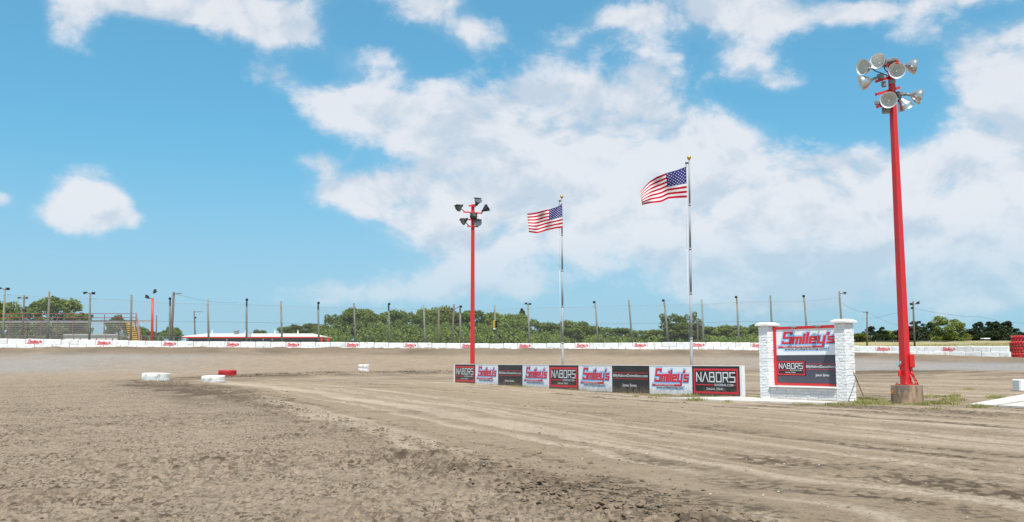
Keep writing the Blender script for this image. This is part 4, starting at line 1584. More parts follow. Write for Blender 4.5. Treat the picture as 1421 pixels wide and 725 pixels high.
two = [(-.42, .0, (-.6, -.7, -.3), .9), (.42, -.03, (.7, -.6, -.25), .95)]
one = [(.10, .02, (.25, -.9, -.35), .85)]
oneL = [(-.14, -.02, (-.3, -.9, -.35), .85)]
GP = 'poles carrying the catch fence behind the white wall'
FP = [
    ((6.8, 400.5), (4.2, 469), two, 'grey fence pole with twin lamps beside the yellow green tree'),
    ((68.4, 405), (66, 471), (), 'bare grey fence pole crossing the wide round tree behind the bleachers'),
    ((125.3, 406.5), (124, 472), two, 'grey fence pole with twin lamps near the middle of the bleachers'),
    ((182.6, 409.5), (181.4, 473), (), 'bare grey fence pole before the yellow steps of the bleachers'),
    ((236, 414.5), (235.5, 473), one, 'grey fence pole with a lamp beside the leaning brown pole'),
    ((288.3, 415), (289.6, 473.5), (), 'bare grey fence pole before the end of the low building nearest the bleachers'),
    ((342.3, 416), (342, 473.5), one, 'grey fence pole with a lamp before the middle of the low building'),
    ((389.8, 418.2), (391.3, 474), (), 'bare grey fence pole before the low building where the trees begin'),
    ((441.4, 420.5), (442.4, 474.5), one, 'grey fence pole with a lamp at the red cornered end of the low building'),
    ((491.2, 421), (493.2, 475), (), 'bare grey fence pole in front of the first tall tree of the wood'),
    ((539.1, 422), (541, 475.5), one, 'lamp topped fence pole midway between the low building and the red floodlight pole'),
    ((587.8, 423.6), (590, 476), (), 'bare grey fence pole just before the two brown poles in the wood'),
    ((638.2, 425.6), (639.6, 476.5), one, 'lamp topped fence pole close to the red floodlight pole'),
    ((686.1, 423.6), (688.5, 476.5), (), 'grey fence pole that carries the yellow traffic light'),
    ((732.5, 421.3), (734.9, 476.5), [(-.2, 0, (-.4, -.9, -.3), .75), (.22, -.06, (.4, -.9, -.3), .75)], 'fence pole with two lamps between the traffic light and the shorter flagpole'),
    ((826.1, 419), (829.7, 476), oneL, 'slightly leaning lamp topped fence pole, first one past the shorter flagpole'),
    ((872.6, 416.7), (877.3, 475.5), (), 'leaning bare fence pole midway between the two flagpoles'),
    ((921.7, 416.7), (927.2, 475.5), oneL, 'leaning lamp topped fence pole just before the taller flagpole'),
    ((973.9, 415.8), (976.3, 475), (), 'bare fence pole just past the taller flagpole'),
    ((1022.4, 412), (1025.3, 475), oneL, 'lamp topped fence pole just before the brick sign'),
    ((1069, 410.3), (1072.2, 476), (), 'bare fence pole rising behind the first pillar of the brick sign'),
    ((1115.8, 410.7), (1121, 478), oneL, 'leaning lamp topped fence pole rising behind the middle of the brick sign'),
    ((1164.6, 404.2), (1170, 479), [(.5, -.25, (.9, -.3, -.1), .9)], 'fence pole with a side lamp rising behind the second pillar of the brick sign'),
]
tops = []
for (pt, pb, lamps, lab) in FP:
    Y = wall_y(pb[0]) + 1.4
    o = field_pole(pt, pb, Y, .125, m_wood, lab, 'fence pole', 'fence_pole', lamps, GP)
    tops.append((P(pt[0], pt[1], Y), P(pb[0], pb[1], Y)))
# traffic light
tl = P(686.6, 450.5, wall_y(688) + 1.1)
t = thing('traffic_light', 'yellow traffic light hung on a grey fence pole before the trees', 'traffic light', tl)
q = MB(); q.box((0, 0, 0), (.34, .3, 1.0), bevel=.03); q.build('housing', m_amber, t, (0, 0, .05), (0, 0, R(-35)))
for k, mm in enumerate((mat('lens_dark_red', (.10, .02, .02), .3), m_lblack, m_lblack)):
    q = MB(); q.lathe([(.0, 0), (.11, 0), (.13, .03)], 14); lz = q.build('lens', mm, t); lz.matrix_local = axis_matrix((.30 * .57 * .6 + .02, -.155, .05 + .31 - .31 * k), Vector((.57, -.82, 0)))
    q = MB(); q.lathe([(.135, 0), (.14, .18)], 14); lz = q.build('visor', m_dark, t); lz.matrix_local = axis_matrix((.30 * .57 * .6 + .02, -.155, .05 + .31 - .31 * k), Vector((.57, -.82, 0)))
q = MB(); q.box((0, 0, 0), (.30, .26, .16)); q.build('end_plate', m_lwhite, t, (0, 0, -.56), (0, 0, R(-35)))

# wire netting and its cables
net = thing('catch_fence', 'tall wire catch fence strung between the wooden poles behind the wall', 'fence', (0, wall_y(700) + 1.4, 4))
NO = Vector(net.location)
q = MB()
ntop = []
for k, (a, b) in enumerate(tops):
    lo = Vector((b.x, b.y - .18, gz(b.x, b.y)))
    f = .88
    ntop.append((lo - NO, b.lerp(a, f) + Vector((0, -.18, 0)) - NO, b.lerp(a, .45) + Vector((0, -.18, 0)) - NO))
for i in range(len(ntop) - 1):
    a, b = ntop[i], ntop[i + 1]
    q.add([a[0], b[0], b[1], a[1]], [(0, 1, 2, 3)], True)
q.build('wire_net', m_net, net)
for j, rr in ((1, .014), (2, .012)):
    q = MB()
    for i in range(len(ntop) - 1):
        q.tube(ntop[i][j], ntop[i + 1][j], rr, rr, 4, caps=False)
    q.build('cable', m_wire if j == 2 else m_galv, net)

# other poles
field_pole((33.8, 410), (30.5, 470), 123, .13, m_brownwood, 'red brown lamp pole standing at the front of the bleachers', 'lamp pole', 'lamp_pole', [(-.45, -.35, (-.6, -.7, -.2), .8), (.45, -.35, (.6, -.7, -.2), .8), (.25, -2.0, (.4, -.8, -.2), 1.2)])
field_pole((211.8, 414), (210.8, 473), 118, .16, m_red, 'slim red lamp pole between the bleachers and the leaning brown pole', 'lamp pole', 'lamp_pole', [(-.5, .05, (-.5, -.6, .4), 1.15), (.3, .75, (.5, -.3, .6), 1.0)])
field_pole((217.4, 438), (216.5, 473), 170, .12, m_brownwood, 'short thin dark utility pole far behind the red lamp pole', 'utility pole', 'utility_pole')
field_pole((241.2, 405.4), (237.6, 473), 122, .17, m_brownwood, 'tall leaning brown utility pole close behind a grey fence pole', 'utility pole', 'utility_pole', arms=[(-.25, 0, 1.2, -.1)])
field_pole((269.4, 431.4), (271, 473), 165, .13, m_brownwood, 'thin brown utility pole with a crossarm behind the low building', 'utility pole', 'utility_pole', [(.35, -1.3, (.3, -.9, 0), 1.0)], arms=[(-.2, -.4, 1.0, 0)])
field_pole((609, 427.6), (608.6, 475.5), 140, .14, m_brownwood, 'brown pole against the wood, nearer the low building of the pair', 'utility pole', 'utility_pole')
field_pole((630.1, 422.7), (627.4, 476), 135, .15, m_brownwood, 'leaning brown pole with a forked top against the wood', 'utility pole', 'utility_pole', arms=[(-.55, -1.5, 0, .55), (-.55, 0, 1.4, -.55)])
field_pole((967.6, 442.4), (968.4, 475.5), 132, .11, m_brownwood, 'short brown pole with boxes on it, just past the taller flagpole', 'utility pole', 'utility_pole', [(-.22, -.9, (-.3, -.9, 0), 1.0), (.35, -1.2, (.3, -.9, 0), 1.0)])
field_pole((1203.2, 432.6), (1203.2, 480), 128, .11, m_brownwood, 'slim brown utility pole in the dry field just past the brick sign', 'utility pole', 'utility_pole', arms=[(-.1, -.35, .35, 0)])
field_pole((1267, 418.5), (1269.3, 480), 125, .13, m_brownwood, 'brown lamp pole in the dry field just past the big red lamp pole', 'lamp pole', 'lamp_pole', [(-.35, -.35, (-.4, -.8, -.2), 1.0), (.45, -.3, (.5, -.6, .3), 1.0), (-.3, -.9, (-.3, -.9, -.2), .9), (.4, -2.9, (.3, -.9, 0), 1.2)])


def wire(pts, label, sag=.6):
    a0 = pts[0]
    q = MB()
    for a, b in zip(pts[:-1], pts[1:]):
        prev = None
        for k in range(9):
            f = k / 8
            p = a.lerp(b, f) - Vector((0, 0, sag * 4 * f * (1 - f)))
            if prev is not None:
                q.tube(prev - a0, p - a0, .016, .016, 4, caps=False)
            prev = p
    return tag(q.build('power_line', m_wire, None, a0), label, 'wire')


wire([P(1168.5, 421, 113), P(1203.2, 433.2, 128), P(1262, 456, 150), P(1330, 480, 190)], 'thin black wire from the fence pole down past the slim brown pole', .3)
wire([P(1195, 443, 190), P(1267, 427.5, 125), P(1360, 440, 150), P(1440, 449.5, 170)], 'thin black wire running from the brown lamp pole over the dark junipers', .3)
wire([P(241.4, 407.5, 122), P(330, 420, 200)], 'thin wire leaving the top of the leaning brown pole', .5)

# ------------------------------------------------------------------ bleachers
GY, GX0, GX1 = 121.0, -84.0, P(194.5, 470, 121).x
gzf = 3.7
bl_ = thing('bleachers', 'open plank bleachers with red brown rails and yellow steps behind the wall', 'bleachers', (GX1, GY, gzf))
NR = 11
rise, tread = .285, .55
LX = GX1 - GX0
SK = .55
for i in range(NR):
    zz, yy = .35 + rise * i, tread * i
    q = MB(); q.box((-LX / 2 - .75 - SK * yy, yy, zz), (LX - 1.5, .24, .07)); q.build('seat_plank', m_plank, bl_)
    q = MB(); q.box((-LX / 2 - .75 - SK * yy, yy + .28, zz + .01), (LX - 1.5, .22, .035)); q.build('foot_plank', m_plank, bl_)
    q = MB(); q.box((-.72 - SK * yy, yy + .1, zz - .06), (1.25, .45, .15)); q.build('step', m_yellow, bl_)
q = MB(); q.box((-LX / 2 + 1, tread * NR + .1, .35 + rise * NR - .1), (LX - 4, .06, .28)); q.build('back_board', m_plank, bl_)
topz = .35 + rise * (NR - 1)
xs_ = [-.0 - 2.18 * k for k in range(13)]
SKT = SK * tread * (NR - 1)
for x in xs_:
    q = MB()
    q.tube((x, -.1, .05), (x - SKT, tread * (NR - 1), topz - .1), .045, .045, 5)
    q.build('stringer', m_rail, bl_)
    q = MB(); q.box((x - SKT, tread * (NR - 1) + .15, (topz + 1.1) / 2 - .2), (.07, .09, topz + 1.5)); q.build('rail_post', m_rail, bl_)
    q = MB(); q.box((x, tread * 3, topz * .15 - .25), (.09, .09, topz * .3 + .6)); q.build('leg', m_rail, bl_)
for zz in (topz + 1.22, topz + .68):
    q = MB(); q.tube((-SKT, tread * (NR - 1) + .1, zz), (-LX, tread * (NR - 1) + .1, zz), .045, .045, 6); q.build('guard_rail', m_rail, bl_)
m_side = mat('side_rail_paint', (.33, .17, .19), .6)
for zz in (1.25, .70, .15):
    q = MB(); q.tube((.12, -.3, .2 + zz - .3), (.12 - SKT, tread * (NR - 1) + .1, topz + zz), .035, .035, 6); q.build('side_rail', m_side, bl_)
for k in range(5):
    q = MB(); yy = tread * (NR - 1) * k / 4 - .1; q.box((.12 - SK * yy, yy, .6 + topz * k / 4), (.07, .07, 1.4)); q.build('side_post', m_side, bl_)
# parts of the stand behind: pale panels under the seats
q = MB(); q.box((-9.0, 5.2, .9), (7.5, .1, 1.3)); q.build('pale_panel', m_white_trim, bl_)
sp_ = P(39, 437.5, 121.8)
q = MB(); q.box((0, 0, 0), (.42, .4, .5), bevel=.03); q.tube((0, .05, -.2), (0, .05, sp_.z * -1 + gzf + .4), .05, .05, 6)
tag(q.build('loudspeaker', m_dark, None, sp_), 'black box loudspeaker on a post over the bleacher seats', 'speaker')
sp_ = P(127.6, 439, 120.5)
q = MB(); q.box((0, 0, 0), (.30, .3, .42), bevel=.03); q.box((-.15, .05, 0), (.2, .06, .06))
tag(q.build('loudspeaker', m_dark, None, sp_), 'small black loudspeaker on the twin lamp pole by the bleachers', 'speaker')

# ------------------------------------------------------------------ low building
YB = 150.0
x0, x1 = P(253, 470, YB).x, P(448, 470, YB).x
zr1 = P(300, 463.2, YB + 4).z
ze = P(300, 467.2, YB).z
zf = P(300, 469.4, YB).z
zg = gz((x0 + x1) / 2, YB)
bd = thing('low_building', 'long low building with cream roof, red fascia and dark wall', 'building', (x0, YB, zg))
LB = x1 - x0
q = MB(); q.box((LB / 2, 2.5, (zf - zg) / 2), (LB - 1.4, 5.0, zf - zg)); q.build('wall', m_darkwall, bd)
q = MB(); q.box((LB / 2, -.35, ((ze + zf) / 2 - zg)), (LB, .08, ze - zf)); q.build('fascia', m_red, bd)
q = MB()
zt, zl = zr1 - zg, ze - zg
q.add([(0, -.4, zl), (LB, -.4, zl), (LB - 2.5, 4, zt), (2.5, 4, zt), (0, 8, zl), (LB, 8, zl), (0, -.4, zl - .06), (LB, -.4, zl - .06), (LB, 8, zl - .06), (0, 8, zl - .06)],
      [(0, 1, 2, 3), (1, 5, 2), (5, 4, 3, 2), (4, 0, 3), (6, 9, 8, 7), (0, 6, 7, 1), (1, 7, 8, 5), (5, 8, 9, 4), (4, 9, 6, 0)], False)
q.build('roof', m_roof, bd)
for px in (294.5, 340.5, 381.5, 413.5):
    q = MB(); X_ = P(px, 460, YB + 3).x - x0; q.lathe([(.12, 0), (.12, .3), (.03, .75), (0, .8)], 8, Matrix.Translation((X_, 3, zt - .15))); q.build('roof_vent', m_roof, bd)
for px in (447, ):
    q = MB(); X_ = P(px, 470, YB).x - x0; q.box((X_, -.3, (zf - zg) / 2), (.3, .3, zf - zg)); q.build('corner_post', m_red, bd)
vx = P(328, 460, YB + 3).x - x0
q = MB(); q.box((vx, 3, zt + .15), (.65, .6, .5)); q.box((vx, 3, zt + .5), (.85, .8, .22), taper=.8); q.build('roof_ventilator', m_ballast, bd)
for px in (254.5, 261, 315, 365.5, 378):
    q = MB(); X_ = P(px, 470, YB).x - x0; q.box((X_, -.06, zf - zg - .25), (.18, .12, .24)); q.build('wall_lamp', m_lwhite, bd)
dsh = P(347.5, 464.5, YB - 2)
q = MB()
q.lathe([(0, 0), (.3, .05), (.55, .16), (.57, .16), (.3, .03), (0, -.02)], 18, axis_matrix((0, 0, 0), (-.5, -.6, .5)))
q.tube((0, 0, 0), (.2, .3, -2.5), .05, .05, 6)
tag(q.build('satellite_dish', m_galv, None, dsh), 'pale round dish on a mast before the low building roof', 'dish')
rp = P(455.5, 470, 140)
q = MB(); q.box((0, 0, .6), (.32, .32, 2.2))
tag(q.build('gate_post', m_red, None, (rp.x, 140, gz(rp.x, 140) + .3)), 'short red post just past the end of the low building', 'post')
# chain-link run between the bleachers and the building
ch = thing('mesh_fence', 'low grey mesh fence between the bleachers and the low building', 'fence', P(196, 474, 128))
CO = Vector(ch.location)
A, B = P(196, 466.5, 128) - CO, P(252, 467.2, 140) - CO
q = MB(); q.tube(A, B, .03, .03, 6); q.build('rail', m_galv, ch)
for k in range(6):
    p = A.lerp(B, k / 5); q = MB(); q.tube(p - Vector((0, 0, 1.6)), p, .03, .03, 6); q.build('post', m_galv, ch)
q = MB(); q.add([A - Vector((0, 0, 1.6)), B - Vector((0, 0, 1.6)), B, A], [(0, 1, 2, 3)], False); q.build('wire_net', m_net, ch)
# farm fence in the dry field
ff = thing('field_fence', 'thin wire farm fence on slim posts in the dry field', 'fence', P(1290, 474.5, 185))
CO = Vector(ff.location)
pts = [P(px, 473.2, 182) - CO for px in (1215, 1240, 1290, 1325, 1360, 1395, 1425)]
for p in pts:
    q = MB(); q.tube(p - Vector((0, 0, 1.3)), p + Vector((0, 0, .05)), .045, .045, 5); q.build('post', m_galv, ff)
for dz in (0, -.45):
    q = MB(); q.path([p + Vector((0, 0, dz)) for p in pts], .014, 4); q.build('wire', m_galv, ff)


# ------------------------------------------------------------------ trees
def leaf(mb, p, s, rg_, up=.4):
    n = Vector((rg_.gauss(0, 1), rg_.gauss(0, 1), rg_.gauss(0, 1) + up)).normalized()
    a = n.orthogonal().normalized()
    b = n.cross(a)
    th = rg_.uniform(0, 6.28)
    a, b = a * math.cos(th) + b * math.sin(th), b * math.cos(th) - a * math.sin(th)
    a, b = a * s * rg_.uniform(.7, 1.2), b * s * rg_.uniform(.45, .8)
    mb.add([p - a, p - b * 1.0 + n * s * .15, p + a, p + b + n * s * .15], [(0, 1, 2, 3)], True)


def crown_mesh(seed, m, kind='broad', n_cl=56, n_lf=170, ls=.030):
    rg_ = random.Random(seed)
    mb = MB()
    for c in range(n_cl):
        if kind == 'broad':
            a, z = rg_.uniform(0, 6.28), rg_.uniform(.06, .90)
            rmax = .44 * math.sqrt(max(.06, 1 - ((z - .40) / .62) ** 2)) * rg_.uniform(.85, 1.12)
            r = rmax * math.sqrt(rg_.uniform(.03, 1))
            cr = rg_.uniform(.08, .17)
        elif kind == 'open':
            a, z = rg_.uniform(0, 6.28), .28 + .64 * rg_.random() ** .8
            rmax = .44 * math.sqrt(max(.05, 1 - ((z - .60) / .50) ** 2))
            r = rmax * math.sqrt(rg_.uniform(.1, 1))
            cr = rg_.uniform(.06, .13)
        elif kind == 'juniper':
            a, z = rg_.uniform(0, 6.28), rg_.random() ** 1.15 * .97
            rmax = .42 * (1 - z) ** .72 + .012
            r = rmax * math.sqrt(rg_.uniform(.1, 1)) * rg_.uniform(.8, 1.15)
            cr = .026 + .105 * (1 - z) ** .8 * rg_.uniform(.7, 1.2)
        else:                                   # shrub
            a, z = rg_.uniform(0, 6.28), rg_.uniform(.02, .75)
            r = .5 * math.sqrt(rg_.random()) * (1 - .5 * z)
            cr = rg_.uniform(.12, .22)
        C = Vector((r * math.cos(a), r * math.sin(a), z + (.03 if kind == 'juniper' else 0)))
        for k in range(n_lf):
            d = Vector((rg_.gauss(0, 1), rg_.gauss(0, 1), rg_.gauss(0, .8) + .15)).normalized()
            rr = cr * rg_.uniform(.45, 1.0) ** .6 * rg_.uniform(.85, 1.15)
            p = C + Vector((d.x * rr, d.y * rr, d.z * rr * (1.25 if kind == 'juniper' else .85)))
            if p.z < .0:
                p.z = abs(p.z) * .3
            leaf(mb, p, ls * rg_.uniform(.65, 1.3), rg_, .6 if kind != 'juniper' else .1)
    return mb.mesh('crown', m)


def trunk_mesh(seed, h=.6, r=.028, n=6):
    rg_ = random.Random(seed)
    mb = MB()
    top = Vector((rg_.uniform(-.03, .03), rg_.uniform(-.03, .03), h))
    mid = top * .45 + Vector((rg_.uniform(-.03, .03), 0, 0))
    mb.tube((0, 0, -.03), mid, r * 1.25, r * .9, 8)
    mb.tube(mid, top, r * .9, r * .45, 8)
    for k in range(n):
        a = rg_.uniform(0, 6.28)
        s = mid.lerp(top, rg_.uniform(0, .9))
        e = s + Vector((math.cos(a) * rg_.uniform(.14, .3), math.sin(a) * rg_.uniform(.14, .3), rg_.uniform(.12, .3)))
        mb.tube(s, e, r * .45, r * .14, 5)
    return mb.mesh('trunk', m_bark)


CROWN = {'broad': [crown_mesh(s, m_leaf, 'broad') for s in (1, 2, 3, 4, 5)], 'yellow': [crown_mesh(s, m_leaf2, 'broad') for s in (11, 12)], 'open': [crown_mesh(s, m_leaf, 'open', 26, 130, .026) for s in (21, 22)],
         'juniper': [crown_mesh(s, m_juniper, 'juniper', 60, 85, .026) for s in (31, 32, 33)], 'willow': [crown_mesh(41, m_leaf2, 'broad', 40, 150, .026)], 'shrub': [crown_mesh(s, m_leaf, 'shrub', 14, 130, .05) for s in (51, 52)]}
TRUNK = [trunk_mesh(s) for s in (1, 2, 3)]
_ti = [0]


def tree(px, ptop, Y, wpx, kind, label, group=None, name='tree', squash=1.0, trunk=True):
    x = (px - CX) / FPX * Y
    zg_ = gz(x, Y)
    H = P(px, ptop, Y).z - zg_
    W = wpx / FPX * Y * (1.35 if kind == 'juniper' and wpx > 22 else 1.0)
    o = thing(name, label, 'tree' if name == 'tree' else 'shrub', (x, Y, zg_ - .1), rnd.uniform(0, 6.28), group)
    _ti[0] += 1
    cr = CROWN[kind][_ti[0] % len(CROWN[kind])]
    put(cr, 'crown', o, scale=(W, W, H))
    if trunk:
        put(TRUNK[_ti[0] % 3], 'trunk', o, scale=(H * 1.0, H * 1.0, H))
    return o


GW = 'trees of the wood behind the white wall'
WOOD = [
    # px, top, Y, width px, kind, label
    (400, 452, 205, 34, 'broad', 'low green tree over the low building roof at the start of the wood'),
    (424, 446.5, 200, 40, 'broad', 'rounded green tree behind the red cornered end of the low building'),
    (446, 450, 190, 26, 'yellow', 'small light green tree in the gap past the low building'),
    (466, 432, 205, 36, 'open', 'thin topped tree just past the gap at the start of the wood'),
    (493, 425, 195, 52, 'broad', 'tall round tree behind the first bare pole of the wood'),
    (520, 433, 190, 40, 'broad', 'lower green tree between the first bare pole and the next lamp pole'),
    (545, 428, 205, 46, 'broad', 'broad tree behind the lamp topped pole midway along the wood'),
    (568, 429, 195, 44, 'open', 'loose crowned tree between the lamp topped pole and the next bare pole'),
    (592, 427, 220, 40, 'broad', 'dark topped tree rising above the bare pole near the two brown poles'),
    (617, 426, 225, 50, 'yellow', 'bright topped tree behind the two brown poles'),
    (640, 431, 195, 40, 'broad', 'green tree behind the lamp topped pole by the red floodlight pole'),
    (664, 428, 200, 46, 'broad', 'tall tree directly behind the red floodlight pole'),
    (692, 433, 195, 44, 'broad', 'green tree directly behind the traffic light'),
    (716, 434, 205, 40, 'broad', 'green tree just past the traffic light'),
    (725, 429.5, 225, 20, 'juniper', 'dark pointed tree top rising by the pole with two lamps'),
    (741, 438, 195, 36, 'open', 'thin crowned tree just past the pole with two lamps'),
    (766, 445, 200, 48, 'broad', 'green tree just before the shorter flagpole'),
    (793, 444, 195, 48, 'broad', 'green tree just past the shorter flagpole'),
    (815, 451, 205, 40, 'broad', 'lower green tree before the first leaning lamp pole'),
    (834, 449, 195, 36, 'open', 'thin topped tree behind the first leaning lamp pole'),
    (858, 454, 205, 46, 'broad', 'low green tree before the leaning bare pole'),
    (884, 457, 210, 48, 'broad', 'low green tree behind the leaning bare pole between the flagpoles'),
    (908, 457, 205, 36, 'yellow', 'low light green tree before the second leaning lamp pole'),
    (936, 430, 190, 34, 'open', 'tall loose tree behind the second leaning lamp pole'),
    (957, 432, 190, 32, 'open', 'tall loose tree behind the taller flagpole'),
    (948, 446, 185, 60, 'broad', 'bushy tree below the two tall loose ones by the taller flagpole'),
    (985, 451, 200, 44, 'broad', 'green tree just past the bare pole by the taller flagpole'),
    (1012, 451, 195, 40, 'yellow', 'light green tree between the taller flagpole and the last lamp pole before the sign'),
    (1036, 453, 205, 40, 'broad', 'greyish green tree just before the brick sign'),
    (1056, 447, 210, 36, 'broad', 'dark green tree partly behind the first pillar of the brick sign'),
]
for (px, pt, Y, w, k, lab) in WOOD:
    tree(px, pt, Y, w * 1.28, k, lab, GW)
# undergrowth closing the wood below the crowns
ug = MB()
rg_ = random.Random(77)
for k in range(150):
    px = rg_.uniform(396, 1062)
    Y = rg_.uniform(178, 215)
    top = float(np.interp(px, [396, 440, 470, 700, 750, 900, 1060], [459, 458, 444, 446, 456, 464, 462])) + rg_.uniform(0, 12)
    x = (px - CX) / FPX * Y
    z0 = gz(x, Y)
    H = P(px, top, Y).z - z0
    for j in range(190):
        d = Vector((rg_.gauss(0, .45), rg_.gauss(0, .45), 0)) * 3.0
        z = H * rg_.random() ** .7 * (1 - min(.8, (d.length / 6) ** 2))
        leaf(ug, Vector((x + d.x, Y + d.y, z0 + z)), rg_.uniform(.18, .36), rg_, .5)
tag(ug.build('undergrowth', m_leaf), kind='stuff', label='dense green undergrowth filling the wood beneath the tree crowns', cat='undergrowth')
# by the bleachers
tree(80, 410.5, 165, 92, 'broad', 'wide round dark green tree behind the bleachers')
tree(3, 418, 160, 60, 'yellow', 'yellow green tree behind the bleachers next to the twin lamp pole')
tree(165, 437, 175, 38, 'broad', 'small round tree showing over the bleacher planks near the yellow steps')
tree(196, 452, 190, 24, 'broad', 'small dark tree just past the yellow bleacher steps')
tree(108, 440, 170, 46, 'broad', 'lower green tree beside the wide round one behind the bleachers')
tree(36, 446, 170, 50, 'yellow', 'low light green tree behind the bleacher rails')
tree(214, 458, 210, 30, 'broad', 'low distant tree behind the slim red lamp pole')
tree(239, 453, 200, 30, 'broad', 'low distant tree behind the leaning brown pole')
tree(362, 457, 215, 26, 'broad', 'small treetop showing above the low building roof')
# the field past the sign
GJ = 'dark junipers along the dry field'
tree(1193, 462, 215, 26, 'yellow', 'light green bush tree beside the brick sign pillar in the dry field')
tree(1207, 453, 230, 34, 'juniper', 'dark juniper behind the slim brown utility pole', GJ)
tree(1223, 454, 225, 28, 'juniper', 'dark juniper between the slim brown pole and the big red pole', GJ)
tree(1233, 458, 260, 44, 'broad', 'low pale green distant tree between two junipers by the red pole')
tree(1252, 452, 225, 32, 'juniper', 'dark juniper right behind the big red lamp pole', GJ)
tree(1268, 446, 228, 34, 'juniper', 'dark juniper behind the brown lamp pole', GJ)
tree(1286, 446, 220, 46, 'juniper', 'broad dark juniper next to the bright green field tree', GJ)
tree(1297, 453, 222, 34, 'juniper', 'small dark juniper touching the bright green field tree', GJ)
tree(1315, 436.5, 205, 58, 'willow', 'bright green bushy tree standing before the dark junipers')
tree(1346, 456, 225, 34, 'juniper', 'low dark juniper just past the bright green tree', GJ)
tree(1357, 447, 228, 36, 'juniper', 'dark pointed juniper, second past the bright green tree', GJ)
tree(1371, 447, 230, 38, 'juniper', 'dark juniper in the middle of the dense clump past the bright tree', GJ)
tree(1385, 445, 222, 42, 'juniper', 'tall dark juniper in the dense clump nearest the red tyre stacks', GJ)
tree(1396, 446, 228, 40, 'juniper', 'last tall juniper of the dense clump over the red tyres', GJ)
tree(1409, 456, 226, 30, 'juniper', 'low dark juniper ending the clump above the red tyres', GJ)
tree(1336, 460, 235, 40, 'juniper', 'low juniper half hidden behind the bright green tree', GJ)
# low sheds beneath the junipers
for (px, w, mt, lab) in ((1342.5, 7, m_rooflow, 'tiny red roofed shed beneath the junipers'), (1367.5, 8, m_roof, 'tiny pale roofed shed beneath the junipers')):
    p = P(px, 471.5, 212)
    s = thing('shed', lab, 'shed', (p.x, 212, gz(p.x, 212)))
    ww = w / FPX * 212
    hh = p.z - gz(p.x, 212) + .25
    q = MB(); q.box((0, 0, hh / 2 - .05), (ww, 1.4, hh)); q.build('wall', m_brownwood, s)
    q = MB(); q.box((0, 0, hh), (ww + .2, 1.7, .18), taper=.85); q.build('roof', mt, s)


# ------------------------------------------------------------------ grass
def blades(mb, x, y, r, n, h, rg_):
    for k in range(n):
        a, q_ = rg_.uniform(0, 6.28), r * math.sqrt(rg_.random())
        X_, Y_ = x + math.cos(a) * q_, y + math.sin(a) * q_
        hh = h * rg_.uniform(.4, 1.2)
        lean = Vector((rg_.gauss(0, .45), rg_.gauss(0, .45), 0)) * hh
        w = rg_.uniform(.006, .014)
        th = rg_.uniform(0, 3.14)
        d = Vector((math.cos(th), math.sin(th), 0)) * w
        z = 0.0
        b0 = Vector((X_, Y_, z))
        mid = b0 + lean * .4 + Vector((0, 0, hh * .6))
        tip = b0 + lean + Vector((0, 0, hh))
        mb.add([b0 - d, b0 + d, mid + d * .7, mid - d * .7, tip], [(0, 1, 2, 3), (3, 2, 4)], True)


def grass_obj(name, patches, label, m=m_grass, seed=5):
    mb = MB()
    rg_ = random.Random(seed)
    for (px, py, r, n, h) in patches:
        g_ = G(px, py)
        o = len(mb.v)
        blades(mb, g_.x, g_.y, r, n, h, rg_)
        for i in range(o, len(mb.v)):
            v = mb.v[i]
            mb.v[i] = (v[0], v[1], v[2] + g_.z)
    return tag(mb.build(name, m), label, 'grass', kind='stuff')


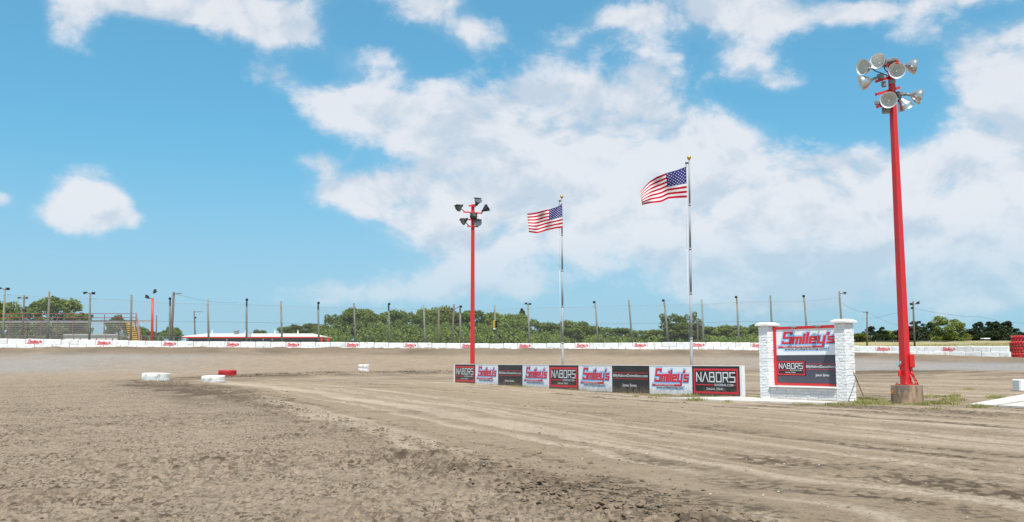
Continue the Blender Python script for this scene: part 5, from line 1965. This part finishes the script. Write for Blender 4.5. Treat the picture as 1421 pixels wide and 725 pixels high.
pt = []
rg_ = random.Random(9)
for i in range(150):                                   # along the foot of the banner wall
    f = rg_.uniform(0, 1) ** .7
    px = 640 + f * 390
    py = float(np.interp(px, BX, BBOT)) + rg_.uniform(-.2, 2.2)
    if rg_.random() < .25 + .5 * f:
        pt.append((px, py, rg_.uniform(.12, .40), int(26 + 40 * f), rg_.uniform(.05, .12)))
for i in range(26):
    pt.append((rg_.uniform(870, 1030), 0, 0, 0, 0) if False else (rg_.uniform(880, 1032), float(np.interp(880 + i * 5.9, [880, 1032], [549, 552.5])) + rg_.uniform(-2, 1.5), rg_.uniform(.15, .4), 45, rg_.uniform(.05, .12)))
pt += [(964, 556.3, .30, 110, .14), (972, 556.2, .25, 80, .12), (955, 556.5, .2, 50, .1), (1010, 558.4, .2, 50, .08), (1040, 553, .25, 70, .12), (1048, 553.5, .25, 80, .10), (1056, 555, .2, 60, .08), (1110, 562, .25, 70, .07), (1122, 562, .2, 60, .07)]
grass_obj('grass', pt, 'sparse green and straw weeds along the foot of the banner wall', seed=5)
pt = []
for (cx_, cy_, sxx, syy, n) in ((1205, 557, 14, 3.0, 34), (1222, 561, 18, 2.0, 36), (1292, 561, 26, 2.4, 52), (1318, 556, 12, 2.5, 16), (1322, 551, 8, 1.5, 12), (1283, 552, 8, 1.2, 10), (1382, 552.5, 8, .8, 16), (1360, 566, 10, .8, 12), (1195, 562, 10, 1, 16), (1344, 541, 6, .7, 6), (1303, 552, 8, 1, 8), (1300, 568, 12, .6, 3), (1160, 563, 20, .8, 14)):
    for i in range(n):
        pt.append((rg_.gauss(cx_, sxx * .6), rg_.gauss(cy_, syy * .6), rg_.uniform(.10, .32), 44, rg_.uniform(.05, .13)))
grass_obj('grass', pt, 'patchy green weeds round the brick sign pillar and the red pole footing', seed=6)
# tall dry grass in the field past the wall
mb = MB()
for i in range(5200):
    px = rg_.uniform(1180, 1425) if i % 4 else rg_.uniform(200, 1060)
    Y = rg_.uniform(118, 178)
    x = (px - CX) / FPX * Y
    z0 = gz(x, Y)
    for j in range(4):
        X_, Y_ = x + rg_.gauss(0, .6), Y + rg_.gauss(0, .6)
        h = rg_.uniform(.10, .28)
        w = .05
        lx, ly = rg_.gauss(0, .12), rg_.gauss(0, .12)
        mb.add([(X_ - w, Y_, z0 - .05), (X_ + w, Y_, z0 - .05), (X_ + lx, Y_ + ly, z0 + h)], [(0, 1, 2)], False)
tag(mb.build('dry_grass', m_dry), 'straw coloured grass standing in the field behind the white wall', 'grass', kind='stuff')
